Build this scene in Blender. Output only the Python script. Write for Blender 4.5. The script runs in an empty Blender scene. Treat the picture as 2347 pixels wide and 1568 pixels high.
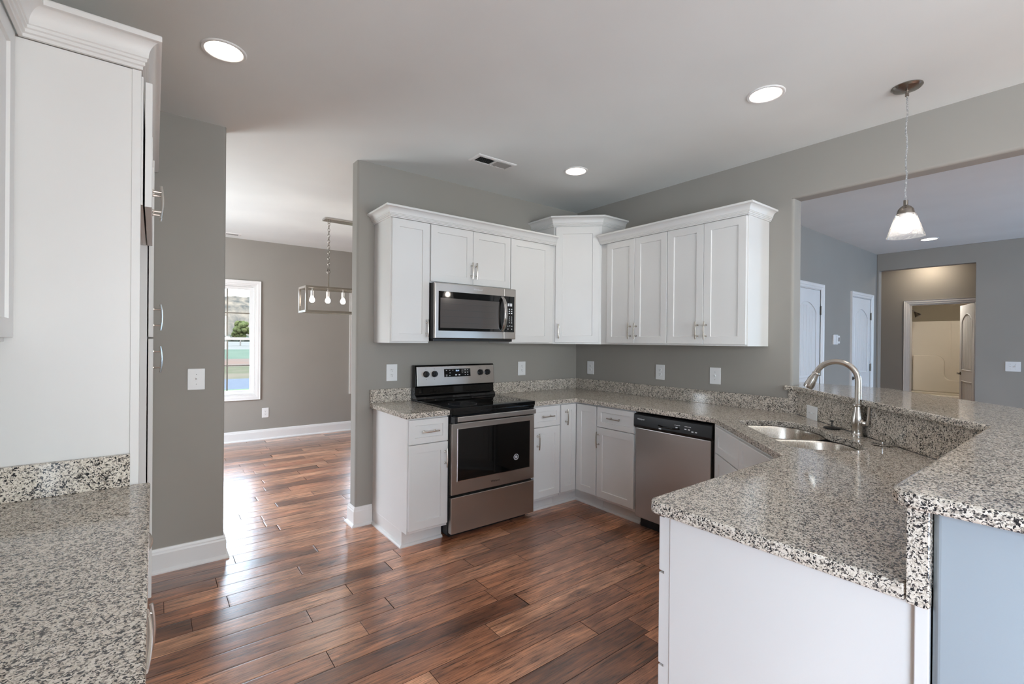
import bpy, bmesh, math, random
from mathutils import Vector, Matrix
random.seed(7)
S = bpy.context.scene
COL = S.collection
PI = math.pi

# ------------------------------------------------------------------ camera
def _cam():
    d = PI/180
    yaw, pitch, roll = 37.5293*d, -0.1289*d, 0.5225*d
    F = Vector((math.sin(yaw)*math.cos(pitch), math.cos(yaw)*math.cos(pitch), math.sin(pitch)))
    R = Vector((math.cos(yaw), -math.sin(yaw), 0)); U = R.cross(F)
    R2 = R*math.cos(roll)+U*math.sin(roll); U2 = -R*math.sin(roll)+U*math.cos(roll)
    cd = bpy.data.cameras.new('camera'); cam = bpy.data.objects.new('camera', cd); COL.objects.link(cam)
    m = Matrix.Identity(4)
    for i in range(3):
        m[i][0] = R2[i]; m[i][1] = U2[i]; m[i][2] = -F[i]
    m[0][3], m[1][3], m[2][3] = -3.519, -3.4736, 1.3981
    cam.matrix_world = m
    cd.sensor_width = 36; cd.lens = 1069.23/2347*36; cd.clip_start = 0.03; cd.clip_end = 2000
    S.camera = cam
_cam()

# ------------------------------------------------------------------ view, world, daylight
S.view_settings.view_transform = 'Standard'; S.view_settings.look = 'None'
S.view_settings.gamma = 1; S.view_settings.use_curve_mapping = False
S.view_settings.exposure = 0.08
S.cycles.use_denoising = True
try: S.cycles.denoiser = 'OPENIMAGEDENOISE'
except Exception: pass
S.cycles.max_bounces = 10; S.cycles.diffuse_bounces = 5; S.cycles.glossy_bounces = 5
S.cycles.transmission_bounces = 8; S.cycles.transparent_max_bounces = 12
S.cycles.caustics_reflective = False; S.cycles.caustics_refractive = False
S.cycles.sample_clamp_indirect = 6.0

SKY = 16.0        # sky brightness
CAN = 60.0       # recessed lamp emission
BULB = 55.0      # bulb emission
DAY = 1.12        # daylight through the windows behind the camera

w = bpy.data.worlds.new('sky'); S.world = w; w.use_nodes = True
nt = w.node_tree; nt.nodes.clear()
o_ = nt.nodes.new('ShaderNodeOutputWorld'); b_ = nt.nodes.new('ShaderNodeBackground')
tc = nt.nodes.new('ShaderNodeTexCoord'); sp = nt.nodes.new('ShaderNodeSeparateXYZ')
rp = nt.nodes.new('ShaderNodeValToRGB')
rp.color_ramp.elements[0].position = 0.04; rp.color_ramp.elements[0].color = (0.24, 0.27, 0.30, 1)
rp.color_ramp.elements[1].position = 0.42; rp.color_ramp.elements[1].color = (0.66, 0.82, 1.0, 1)
nt.links.new(tc.outputs['Generated'], sp.inputs[0]); nt.links.new(sp.outputs['Z'], rp.inputs[0])
nt.links.new(rp.outputs[0], b_.inputs[0]); b_.inputs[1].default_value = SKY
nt.links.new(b_.outputs[0], o_.inputs[0])

def area(name, loc, direction, sx, sy, power, col):
    l = bpy.data.lights.new(name, 'AREA'); l.shape = 'RECTANGLE'; l.size = sx; l.size_y = sy
    l.energy = power; l.color = col
    o = bpy.data.objects.new(name, l); COL.objects.link(o); o.location = loc
    o.rotation_euler = Vector(direction).to_track_quat('-Z', 'Y').to_euler()
    return o
# daylight in the openings of the windows that lie outside the photograph
area('daylight_back_window', (-2.1, -6.93, 1.45), (0, 1, 0.12), 2.3, 1.5, 92*DAY, (0.95, 1.0, 0.97))
area('daylight_patio_door', (-4.20, -5.2, 1.15), (1, 0, 0.10), 1.8, 2.0, 75*DAY, (0.60, 0.78, 1.0))
area('daylight_dining_window', (-4.56, 2.0, 1.35), (1, 0, 0.15), 1.7, 1.5, 62*DAY, (0.90, 0.95, 1.0))
area('daylight_living_window', (4.1, -6.93, 1.35), (0, 1, 0.15), 1.5, 1.7, 88*DAY, (0.28, 0.60, 1.0))

# ------------------------------------------------------------------ materials
def mat(name, col=(0.8, 0.8, 0.8), rough=0.5, metal=0.0, **kw):
    m = bpy.data.materials.new(name); m.use_nodes = True
    n = m.node_tree; p = n.nodes['Principled BSDF']
    p.inputs['Base Color'].default_value = (*col, 1); p.inputs['Roughness'].default_value = rough
    p.inputs['Metallic'].default_value = metal
    for k, v in kw.items(): p.inputs[k].default_value = v
    return m
def N(m, t, **kw):
    n = m.node_tree.nodes.new(t)
    for k, v in kw.items(): setattr(n, k, v)
    return n
def LK(m, a, b): m.node_tree.links.new(a, b)
def P(m): return m.node_tree.nodes['Principled BSDF']
def coords(m, scale=(1, 1, 1), space='Object'):
    tc = N(m, 'ShaderNodeTexCoord'); mp = N(m, 'ShaderNodeMapping'); mp.inputs['Scale'].default_value = scale
    LK(m, tc.outputs[space], mp.inputs[0]); return mp.outputs[0]
def noise(m, co, scale, detail=3, rough=0.5):
    n = N(m, 'ShaderNodeTexNoise'); n.inputs['Scale'].default_value = scale
    n.inputs['Detail'].default_value = detail; n.inputs['Roughness'].default_value = rough
    LK(m, co, n.inputs['Vector']); return n
def bump(m, h, strength, dist=0.001, normal=None):
    b = N(m, 'ShaderNodeBump'); b.inputs['Strength'].default_value = strength; b.inputs['Distance'].default_value = dist
    LK(m, h, b.inputs['Height'])
    if normal is not None: LK(m, normal, b.inputs['Normal'])
    return b.outputs[0]
def ramp(m, fac, stops, interp='LINEAR'):
    r = N(m, 'ShaderNodeValToRGB'); cr = r.color_ramp; cr.interpolation = interp
    while len(cr.elements) < len(stops): cr.elements.new(0.5)
    for e, (p, c) in zip(cr.elements, stops): e.position = p; e.color = (*c, 1)
    LK(m, fac, r.inputs[0]); return r.outputs[0]
def math_(m, op, a, b=None, c=None):
    n = N(m, 'ShaderNodeMath', operation=op)
    for i, v in enumerate((a, b, c)):
        if v is None: continue
        if isinstance(v, (int, float)): n.inputs[i].default_value = v
        else: LK(m, v, n.inputs[i])
    return n.outputs[0]
def paint(name, col, rough=0.5, bs=0.05, sc=220, var=0.03):
    m = mat(name, col, rough); co = coords(m)
    n = noise(m, co, sc, 2); LK(m, bump(m, n.outputs['Fac'], bs, 0.0006), P(m).inputs['Normal'])
    n2 = noise(m, co, 1.7, 2)
    c = ramp(m, n2.outputs['Fac'], [(0.3, tuple(x*(1-var) for x in col)), (0.7, tuple(min(1, x*(1+var)) for x in col))])
    LK(m, c, P(m).inputs['Base Color']); return m

M = {}
M['wall'] = paint('wall_paint', (0.325, 0.305, 0.275), 0.75, 0.12, 260)
M['wall_cool_lit'] = paint('wall_paint_cool_lit', (0.33, 0.375, 0.41), 0.6, 0.12, 260)  # same paint as the walls, cool window light put into its colour
M['ceiling'] = paint('ceiling_paint', (0.765, 0.785, 0.775), 0.9, 0.35, 120)
M['trim'] = paint('trim_paint', (0.80, 0.79, 0.78), 0.35, 0.02)
M['cab'] = paint('cabinet_paint', (0.74, 0.725, 0.705), 0.38, 0.015)
M['door'] = paint('interior_door_paint', (0.78, 0.78, 0.78), 0.4, 0.02)
M['cream'] = paint('tub_acrylic', (0.76, 0.70, 0.60), 0.22, 0.01)
M['bath'] = paint('bath_wall_paint', (0.27, 0.23, 0.165), 0.7, 0.1)
M['plastic'] = paint('white_plastic', (0.80, 0.80, 0.80), 0.35, 0.01)
M['slot'] = paint('dark_slot', (0.03, 0.03, 0.03), 0.6, 0.01)
M['black'] = paint('black_plastic', (0.008, 0.008, 0.009), 0.28, 0.01)
M['dark'] = paint('dark_metal_side', (0.012, 0.011, 0.011), 0.45, 0.03)
M['label'] = paint('printed_white', (0.75, 0.76, 0.78), 0.5, 0.0)
M['void'] = paint('duct_black', (0.01, 0.01, 0.01), 0.9, 0.0)
M['grille'] = paint('grille_enamel', (0.45, 0.43, 0.41), 0.4, 0.0)

def glassblack():
    m = mat('black_glass', (0.004, 0.004, 0.004), 0.04); P(m).inputs['Specular IOR Level'].default_value = 0.5
    n = noise(m, coords(m), 3, 1); LK(m, bump(m, n.outputs['Fac'], 0.02, 0.002), P(m).inputs['Normal']); return m
M['bglass'] = glassblack()
M['screen'] = mat('oven_screen', (0.09, 0.08, 0.075), 0.12)
def steel(name, col, rough, axis, b=0.06):
    m = mat(name, col, rough, 1.0)
    sc = [6, 6, 6]; sc = [900 if i != axis else 4 for i in range(3)]
    n = noise(m, coords(m, sc), 1.0, 2)
    r = N(m, 'ShaderNodeMapRange'); r.inputs['To Min'].default_value = rough-0.05; r.inputs['To Max'].default_value = rough+0.07
    LK(m, n.outputs['Fac'], r.inputs['Value']); LK(m, r.outputs[0], P(m).inputs['Roughness'])
    LK(m, bump(m, n.outputs['Fac'], b, 0.0002), P(m).inputs['Normal'])
    return m
M['steel_h'] = steel('stainless_brushed_across', (0.54, 0.50, 0.465), 0.33, 0)
M['steel_v'] = steel('stainless_brushed_upright', (0.48, 0.44, 0.41), 0.32, 2)
M['nickel'] = steel('brushed_nickel', (0.62, 0.58, 0.53), 0.22, 2, 0.02)
M['nickel_dark'] = steel('dark_brushed_nickel', (0.30, 0.27, 0.24), 0.24, 0, 0.02)
M['chrome'] = steel('polished_nickel', (0.72, 0.70, 0.68), 0.12, 2, 0.01)
M['sink'] = steel('sink_steel', (0.62, 0.56, 0.49), 0.26, 2, 0.04)
M['bronze'] = steel('dark_bronze', (0.16, 0.14, 0.12), 0.3, 2, 0.02)

def granite():
    m = mat('speckled_granite', (0.4, 0.4, 0.4), 0.09)
    co = coords(m)
    nz = noise(m, co, 150, 2)
    add = N(m, 'ShaderNodeMixRGB', blend_type='ADD'); add.inputs[0].default_value = 0.012
    LK(m, co, add.inputs[1]); LK(m, nz.outputs['Color'], add.inputs[2])
    v = N(m, 'ShaderNodeTexVoronoi'); v.inputs['Scale'].default_value = 300; v.inputs['Randomness'].default_value = 1
    LK(m, add.outputs[0], v.inputs['Vector'])
    sx = N(m, 'ShaderNodeSeparateXYZ'); LK(m, v.outputs['Color'], sx.inputs[0])
    cl = noise(m, co, 34, 2)
    f = math_(m, 'ADD', sx.outputs['X'], math_(m, 'MULTIPLY', math_(m, 'SUBTRACT', cl.outputs['Fac'], 0.5), 0.55))
    c = ramp(m, f, [(0.0, (0.012, 0.012, 0.015)), (0.19, (0.035, 0.033, 0.035)), (0.30, (0.235, 0.205, 0.18)),
                    (0.38, (0.50, 0.43, 0.355)), (0.54, (0.69, 0.61, 0.51)), (0.78, (0.85, 0.775, 0.68))], 'LINEAR')
    fine = noise(m, co, 600, 2)
    mx = N(m, 'ShaderNodeMixRGB', blend_type='MULTIPLY'); mx.inputs[0].default_value = 0.6
    LK(m, c, mx.inputs[1]); LK(m, ramp(m, fine.outputs['Fac'], [(0.3, (0.6, 0.6, 0.6)), (0.7, (1, 1, 1))]), mx.inputs[2])
    LK(m, mx.outputs[0], P(m).inputs['Base Color'])
    return m
M['granite'] = granite()

def floor_mat():
    m = mat('hand_scraped_hardwood', (0.1, 0.05, 0.03), 0.3)
    tc = N(m, 'ShaderNodeTexCoord'); s = N(m, 'ShaderNodeSeparateXYZ'); LK(m, tc.outputs['Object'], s.inputs[0])
    X, Y = s.outputs['X'], s.outputs['Y']
    W = 0.1305
    ry = math_(m, 'DIVIDE', math_(m, 'ADD', Y, 1.187+W*200), W)
    row = math_(m, 'FLOOR', ry); fy = math_(m, 'FRACT', ry)
    wn = N(m, 'ShaderNodeTexWhiteNoise', noise_dimensions='1D'); LK(m, row, wn.inputs['W'])
    # plank lengths vary: warp x with a per-row noise before cutting
    L = 0.95
    xs = math_(m, 'ADD', math_(m, 'DIVIDE', X, L), math_(m, 'MULTIPLY', wn.outputs['Value'], 37.0))
    cx = N(m, 'ShaderNodeCombineXYZ'); LK(m, xs, cx.inputs[0]); LK(m, math_(m, 'MULTIPLY', row, 7.31), cx.inputs[1])
    wz = noise(m, cx.outputs[0], 0.8, 0)
    xw = math_(m, 'ADD', xs, math_(m, 'MULTIPLY', wz.outputs['Fac'], 1.1))
    xw = math_(m, 'ADD', xw, 500.0)
    cell = math_(m, 'FLOOR', xw); fx = math_(m, 'FRACT', xw)
    idc = N(m, 'ShaderNodeCombineXYZ'); LK(m, cell, idc.inputs[0]); LK(m, row, idc.inputs[1])
    pid = N(m, 'ShaderNodeTexWhiteNoise', noise_dimensions='2D'); LK(m, idc.outputs[0], pid.inputs['Vector'])
    # gaps
    ey = math_(m, 'MINIMUM', fy, math_(m, 'SUBTRACT', 1.0, fy))
    ex = math_(m, 'MINIMUM', fx, math_(m, 'SUBTRACT', 1.0, fx))
    gy = math_(m, 'LESS_THAN', ey, 0.010); gx = math_(m, 'LESS_THAN', ex, 0.0017)
    gap = math_(m, 'MAXIMUM', gy, gx)
    edge = math_(m, 'MINIMUM', math_(m, 'MULTIPLY', ey, 1/0.06), 1.0)
    edgex = math_(m, 'MINIMUM', math_(m, 'MULTIPLY', ex, 1/0.010), 1.0)
    # grain, offset per plank
    off = math_(m, 'MULTIPLY', pid.outputs['Value'], 53.0)
    g = N(m, 'ShaderNodeCombineXYZ')
    LK(m, math_(m, 'ADD', math_(m, 'MULTIPLY', X, 1.0), off), g.inputs[0]); LK(m, math_(m, 'MULTIPLY', Y, 12.0), g.inputs[1]); LK(m, off, g.inputs[2])
    g1 = noise(m, g.outputs[0], 3.2, 7, 0.68); g1.inputs['Distortion'].default_value = 0.9
    g_ = N(m, 'ShaderNodeCombineXYZ')
    LK(m, math_(m, 'ADD', math_(m, 'MULTIPLY', X, 1.0), off), g_.inputs[0]); LK(m, math_(m, 'MULTIPLY', Y, 30.0), g_.inputs[1]); LK(m, off, g_.inputs[2])
    g2 = noise(m, g_.outputs[0], 5.5, 6, 0.75); g2.inputs['Distortion'].default_value = 0.6
    kc = N(m, 'ShaderNodeCombineXYZ'); LK(m, math_(m, 'MULTIPLY', X, 1.0), kc.inputs[0]); LK(m, math_(m, 'MULTIPLY', Y, 2.4), kc.inputs[1])
    kd = noise(m, kc.outputs[0], 14, 3); kad = N(m, 'ShaderNodeMixRGB', blend_type='ADD'); kad.inputs[0].default_value = 0.10; LK(m, kc.outputs[0], kad.inputs[1]); LK(m, kd.outputs['Color'], kad.inputs[2])
    kv = N(m, 'ShaderNodeTexVoronoi'); kv.inputs['Scale'].default_value = 1.7; LK(m, kad.outputs[0], kv.inputs['Vector'])
    knot = ramp(m, kv.outputs['Distance'], [(0.0, (0.10, 0.07, 0.05)), (0.035, (0.30, 0.22, 0.18)), (0.06, (0.75, 0.7, 0.66)), (0.085, (0.45, 0.38, 0.34)), (0.15, (1, 1, 1))])
    blot = N(m, 'ShaderNodeCombineXYZ'); LK(m, math_(m, 'ADD', X, off), blot.inputs[0]); LK(m, math_(m, 'MULTIPLY', Y, 2.5), blot.inputs[1])
    bl = noise(m, blot.outputs[0], 3.4, 3, 0.6)
    base = ramp(m, pid.outputs['Value'], [(0.0, (0.17, 0.062, 0.028)), (0.3, (0.36, 0.145, 0.070)), (0.6, (0.50, 0.225, 0.118)), (0.85, (0.62, 0.32, 0.185)), (1.0, (0.40, 0.145, 0.068))])
    gr = ramp(m, g1.outputs['Fac'], [(0.30, (0.22, 0.18, 0.16)), (0.44, (0.85, 0.80, 0.78)), (0.58, (1.25, 1.22, 1.2)), (0.72, (1.9, 1.9, 1.9))])
    gr2 = ramp(m, g2.outputs['Fac'], [(0.38, (0.12, 0.09, 0.08)), (0.47, (0.95, 0.95, 0.95)), (0.7, (1.4, 1.4, 1.4))])
    blr = ramp(m, bl.outputs['Fac'], [(0.32, (0.45, 0.38, 0.34)), (0.55, (1, 1, 1)), (0.75, (1.5, 1.45, 1.4))])
    def mul(a, b, f=1.0):
        x = N(m, 'ShaderNodeMixRGB', blend_type='MULTIPLY'); x.inputs[0].default_value = f
        LK(m, a, x.inputs[1]); LK(m, b, x.inputs[2]); return x.outputs[0]
    c = mul(mul(mul(mul(base, gr, 0.9), gr2, 0.85), blr, 0.8), knot, 0.9)
    x = N(m, 'ShaderNodeMixRGB'); LK(m, gap, x.inputs[0]); LK(m, c, x.inputs[1]); x.inputs[2].default_value = (0.022, 0.011, 0.008, 1)
    LK(m, x.outputs[0], P(m).inputs['Base Color'])
    r = N(m, 'ShaderNodeMapRange'); r.inputs['To Min'].default_value = 0.20; r.inputs['To Max'].default_value = 0.38
    LK(m, g2.outputs['Fac'], r.inputs['Value']); LK(m, r.outputs[0], P(m).inputs['Roughness'])
    sc = N(m, 'ShaderNodeCombineXYZ'); LK(m, math_(m, 'MULTIPLY', X, 9.0), sc.inputs[0]); LK(m, math_(m, 'MULTIPLY', Y, 2.0), sc.inputs[1]); LK(m, off, sc.inputs[2])
    scr = noise(m, sc.outputs[0], 2.6, 2)
    h = math_(m, 'ADD', math_(m, 'MULTIPLY', g1.outputs['Fac'], 0.5), math_(m, 'MULTIPLY', scr.outputs['Fac'], 1.2))
    h = math_(m, 'ADD', h, math_(m, 'MULTIPLY', g2.outputs['Fac'], 0.35))
    h = math_(m, 'ADD', h, math_(m, 'MULTIPLY', math_(m, 'MINIMUM', edge, edgex), 1.6))
    LK(m, bump(m, h, 0.55, 0.0016), P(m).inputs['Normal'])
    P(m).inputs['Specular IOR Level'].default_value = 0.8; P(m).inputs['Coat Roughness'].default_value = 0.22
    solid = math_(m, 'SUBTRACT', 1.0, gap); LK(m, math_(m, 'MULTIPLY', solid, 0.85), P(m).inputs['Specular IOR Level']); LK(m, math_(m, 'MULTIPLY', solid, 0.9), P(m).inputs['Coat Weight'])
    return m
M['floor'] = floor_mat()

def thin_glass(name, tint, gloss_max, rough=0.0, bmp=0.0, haze=0.0):
    m = bpy.data.materials.new(name); m.use_nodes = True; nt = m.node_tree; nt.nodes.clear()
    out = nt.nodes.new('ShaderNodeOutputMaterial'); mix = nt.nodes.new('ShaderNodeMixShader')
    tr = nt.nodes.new('ShaderNodeBsdfTransparent'); tr.inputs[0].default_value = (*tint, 1)
    gl = nt.nodes.new('ShaderNodeBsdfGlossy'); gl.inputs['Roughness'].default_value = rough
    lw = nt.nodes.new('ShaderNodeLayerWeight'); lw.inputs[0].default_value = gloss_max
    nt.links.new(lw.outputs['Fresnel'], mix.inputs[0]); nt.links.new(tr.outputs[0], mix.inputs[1]); nt.links.new(gl.outputs[0], mix.inputs[2])
    top = mix.outputs[0]
    if haze:
        df = nt.nodes.new('ShaderNodeBsdfTranslucent'); df.inputs[0].default_value = (0.95, 0.95, 0.95, 1)
        d2 = nt.nodes.new('ShaderNodeBsdfDiffuse'); d2.inputs[0].default_value = (0.9, 0.9, 0.9, 1)
        ms = nt.nodes.new('ShaderNodeMixShader'); ms.inputs[0].default_value = 0.5
        nt.links.new(df.outputs[0], ms.inputs[1]); nt.links.new(d2.outputs[0], ms.inputs[2])
        tcn = nt.nodes.new('ShaderNodeTexCoord'); v = nt.nodes.new('ShaderNodeTexNoise'); v.inputs['Scale'].default_value = 160
        nt.links.new(tcn.outputs['Object'], v.inputs['Vector'])
        mr = nt.nodes.new('ShaderNodeMapRange'); mr.inputs['From Min'].default_value = 0.42; mr.inputs['From Max'].default_value = 0.62
        mr.inputs['To Min'].default_value = haze*0.4; mr.inputs['To Max'].default_value = haze*1.8
        nt.links.new(v.outputs['Fac'], mr.inputs['Value'])
        m2 = nt.nodes.new('ShaderNodeMixShader'); nt.links.new(mr.outputs[0], m2.inputs[0])
        nt.links.new(mix.outputs[0], m2.inputs[1]); nt.links.new(ms.outputs[0], m2.inputs[2]); top = m2.outputs[0]
    nt.links.new(top, out.inputs[0]); return m
M['pane'] = thin_glass('window_glass', (0.97, 0.98, 0.98), 0.25)
M['shade'] = thin_glass('seeded_glass', (0.98, 0.98, 0.98), 0.06, 0.05, 0, 0.06)
M['cord'] = thin_glass('clear_cord_sleeve', (0.8, 0.8, 0.8), 0.5, 0.15, 0, 0.35)

def emit(name, col, s):
    m = bpy.data.materials.new(name); m.use_nodes = True; nt = m.node_tree; nt.nodes.clear()
    out = nt.nodes.new('ShaderNodeOutputMaterial'); e = nt.nodes.new('ShaderNodeEmission')
    e.inputs[0].default_value = (*col, 1); e.inputs[1].default_value = s
    nt.links.new(e.outputs[0], out.inputs[0]); return m
M['can'] = emit('recessed_lamp_light', (1.0, 0.90, 0.76), CAN)
M['bulb'] = emit('bulb_light', (1.0, 0.90, 0.80), BULB)
M['vanity'] = emit('bath_lamp_light', (1.0, 0.91, 0.80), 80)
M['hall'] = emit('hall_lamp_light', (1.0, 0.84, 0.66), 170)
M['digits'] = emit('lit_digits', (0.5, 0.7, 1.0), 2.5)

# ------------------------------------------------------------------ mesh builder
class MB:
    def __init__(s): s.v = []; s.f = []; s.smooth = []; s.m = Matrix.Identity(4)
    def add(s, vs, fs, smooth=False):
        o = len(s.v); s.v += [tuple(s.m @ Vector(p)) for p in vs]
        s.f += [tuple(i+o for i in f) for f in fs]; s.smooth += [smooth]*len(fs); return s
    def box(s, x0, x1, y0, y1, z0, z1):
        x0, x1 = sorted((x0, x1)); y0, y1 = sorted((y0, y1)); z0, z1 = sorted((z0, z1))
        v = [(x, y, z) for z in (z0, z1) for y in (y0, y1) for x in (x0, x1)]
        return s.add(v, [(0, 2, 3, 1), (4, 5, 7, 6), (0, 1, 5, 4), (2, 6, 7, 3), (0, 4, 6, 2), (1, 3, 7, 5)])
    def prism(s, poly, z0, z1, smooth=False):
        n = len(poly); a = sum(poly[i][0]*poly[(i+1) % n][1]-poly[(i+1) % n][0]*poly[i][1] for i in range(n))
        if a < 0: poly = poly[::-1]
        v = [(x, y, z0) for x, y in poly]+[(x, y, z1) for x, y in poly]
        s.add(v, [tuple(range(n))[::-1], tuple(range(n, 2*n))])
        o = len(s.v)-2*n
        s.f += [(o+i, o+(i+1) % n, o+n+(i+1) % n, o+n+i) for i in range(n)]; s.smooth += [smooth]*n; return s
    def tube(s, pts, r, n=10, cap=True, flat=1.0, up=None):
        pts = [Vector(p) for p in pts]; rs = r if isinstance(r, (list, tuple)) else [r]*len(pts)
        rings = []; prev = None
        for i, p in enumerate(pts):
            t = (pts[min(i+1, len(pts)-1)]-pts[max(i-1, 0)]).normalized()
            if prev is None:
                a = Vector(up) if up else (Vector((0, 0, 1)) if abs(t.z) < 0.9 else Vector((1, 0, 0)))
                u = (a-t*a.dot(t)).normalized()
            else: u = (prev-t*prev.dot(t)).normalized()
            prev = u; w = t.cross(u)
            rings.append([p+u*(rs[i]*math.cos(2*PI*k/n))*flat+w*(rs[i]*math.sin(2*PI*k/n)) for k in range(n)])
        v = [q for ring in rings for q in ring]; f = []
        for i in range(len(pts)-1):
            for k in range(n): f.append((i*n+k, i*n+(k+1) % n, (i+1)*n+(k+1) % n, (i+1)*n+k))
        s.add(v, f, True)
        if cap: s.add(rings[0], [tuple(range(n))[::-1]]); s.add(rings[-1], [tuple(range(n))])
        return s
    def lathe(s, prof, cx=0, cy=0, n=28, axis='z', cap=True):
        v = []; f = []
        for r, z in prof:
            for k in range(n):
                a = 2*PI*k/n; v.append((cx+r*math.cos(a), cy+r*math.sin(a), z))
        for i in range(len(prof)-1):
            for k in range(n): f.append((i*n+k, i*n+(k+1) % n, (i+1)*n+(k+1) % n, (i+1)*n+k))
        s.add(v, f, True)
        if cap:
            if prof[0][0] > 1e-5: s.add(v[:n], [tuple(range(n))[::-1]])
            if prof[-1][0] > 1e-5: s.add(v[-n:], [tuple(range(n))])
        return s
    def sweep(s, path, prof, z0=0, closed=False):
        """prof [(out, z)], out to the right-hand side of the path; mitred"""
        P_ = [Vector((p[0], p[1])) for p in path]; n = len(P_); rings = []
        def nrm(a, b): d = (b-a).normalized(); return Vector((d.y, -d.x))
        for i in range(n):
            ns = []
            if i > 0 or closed: ns.append(nrm(P_[i-1], P_[i]))
            if i < n-1 or closed: ns.append(nrm(P_[i], P_[(i+1) % n]))
            if len(ns) == 2:
                b = (ns[0]+ns[1]).normalized(); b = b/max(0.2, b.dot(ns[0]))
            else: b = ns[0]
            rings.append([(P_[i].x+b.x*o, P_[i].y+b.y*o, z0+z) for o, z in prof])
        k = len(prof); v = [q for r in rings for q in r]; f = []
        for i in range(n if closed else n-1):
            j = (i+1) % n
            for a in range(k-1): f.append((i*k+a, i*k+a+1, j*k+a+1, j*k+a))
        s.add(v, f, True)
        if not closed: s.add(rings[0], [tuple(range(k))]); s.add(rings[-1], [tuple(range(k))[::-1]])
        return s
    def shaker(s, x0, x1, z0, z1, yb, t=0.019, rail=0.057, rec=0.008):
        """shaker front: back plane at yb, front face towards -y"""
        c = 0.0018; yf = yb-t
        def ring(a, y): return [(x0+a, y, z0+a), (x1-a, y, z0+a), (x1-a, y, z1-a), (x0+a, y, z1-a)]
        r = [ring(0, yb), ring(0, yf+c), ring(c, yf), ring(rail, yf), ring(rail+0.0025, yf+rec)]
        v = [q for x in r for q in x]; f = [(3, 2, 1, 0)]
        for i in range(4):
            for k in range(4): f.append((i*4+k, i*4+(k+1) % 4, (i+1)*4+(k+1) % 4, (i+1)*4+k))
        f.append((16, 17, 18, 19)); return s.add(v, f)
    def slab(s, x0, x1, z0, z1, yb, t=0.019): return s.box(x0, x1, yb-t, yb, z0, z1)
    def pull(s, x, z, yf, vertical=True, L=0.13, cc=0.04):
        """arched bar pull on a front face at yf facing -y"""
        out = 0.028; n = 10; pts = []
        for i in range(n+1):
            a = -1+2*i/n; b = 0.006*(1-a*a)
            q = a*L/2
            pts.append((x, yf-out-b, z+q) if vertical else (x+q, yf-out-b, z))
        s.tube(pts, 0.0052, 8)
        for a in (-1, 1):
            q = a*cc
            e = Vector((x, yf, z+q)) if vertical else Vector((x+q, yf, z))
            s.tube([e, e+Vector((0, -out-0.003, 0))], [0.0058, 0.0048], 8)
            s.tube([e, e+Vector((0, -0.003, 0))], 0.008, 10)
        return s
    def build(s, name, material, parent=None, bevel=0, seg=2, loc=None):
        me = bpy.data.meshes.new(name); me.from_pydata(s.v, [], s.f)
        me.polygons.foreach_set('use_smooth', s.smooth)
        bm = bmesh.new(); bm.from_mesh(me); bmesh.ops.recalc_face_normals(bm, faces=bm.faces); bm.to_mesh(me); bm.free()
        if any(s.smooth): me.set_sharp_from_angle(angle=math.radians(20))
        me.materials.append(M[material] if isinstance(material, str) else material)
        o = bpy.data.objects.new(name, me); COL.objects.link(o)
        if parent: o.parent = parent
        if loc: o.location = loc
        if bevel:
            b = o.modifiers.new('soft', 'BEVEL'); b.width = bevel; b.segments = seg; b.limit_method = 'ANGLE'; b.angle_limit = math.radians(40)
        return o

def tag(o, label=None, cat=None, group=None, kind=None):
    if label: o['label'] = label
    if cat: o['category'] = cat
    if group: o['group'] = group
    if kind: o['kind'] = kind
    return o
def thing(name, label, cat, loc=(0, 0, 0), rz=0, group=None, kind=None):
    o = bpy.data.objects.new(name, None); o.empty_display_size = 0.1; COL.objects.link(o)
    o.location = loc; o.rotation_euler = (0, 0, rz); return tag(o, label, cat, group, kind)
def copy_tree(o, parent=None):
    c = o.copy(); COL.objects.link(c); c.parent = parent
    for ch in list(o.children): copy_tree(ch, c)
    return c
def text(name, body, size, parent, loc, rot, material, ext=0.0004, align='CENTER'):
    cu = bpy.data.curves.new(name, 'FONT'); cu.body = body; cu.size = size; cu.extrude = ext; cu.align_x = align; cu.align_y = 'CENTER'
    tmp = bpy.data.objects.new('tmp', cu); COL.objects.link(tmp); dg = bpy.context.evaluated_depsgraph_get(); me = bpy.data.meshes.new_from_object(tmp.evaluated_get(dg))
    bpy.data.objects.remove(tmp); me.name = name; me.materials.clear(); me.materials.append(M[material]); o = bpy.data.objects.new(name, me); COL.objects.link(o)
    o.parent = parent; o.location = loc; o.rotation_euler = rot; return o
FRONT = (PI/2, 0, 0)      # text on a face that looks towards local -y

H = 2.7423
KX0 = -4.17

# ------------------------------------------------------------------ structure
def arc(cx, cy, r, a0, a1, n=5):
    return [(cx+r*math.cos(math.radians(a0+(a1-a0)*i/n)), cy+r*math.sin(math.radians(a0+(a1-a0)*i/n))) for i in range(n+1)]
def struct(o, label, cat): return tag(o, label, cat, None, 'structure')

fl = MB().box(-4.9, 9.2, -7.2, 4.1, -0.12, 0).build('floor', 'floor'); struct(fl, 'dark brown hand-scraped hardwood plank floor through all the rooms', 'floor')

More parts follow.
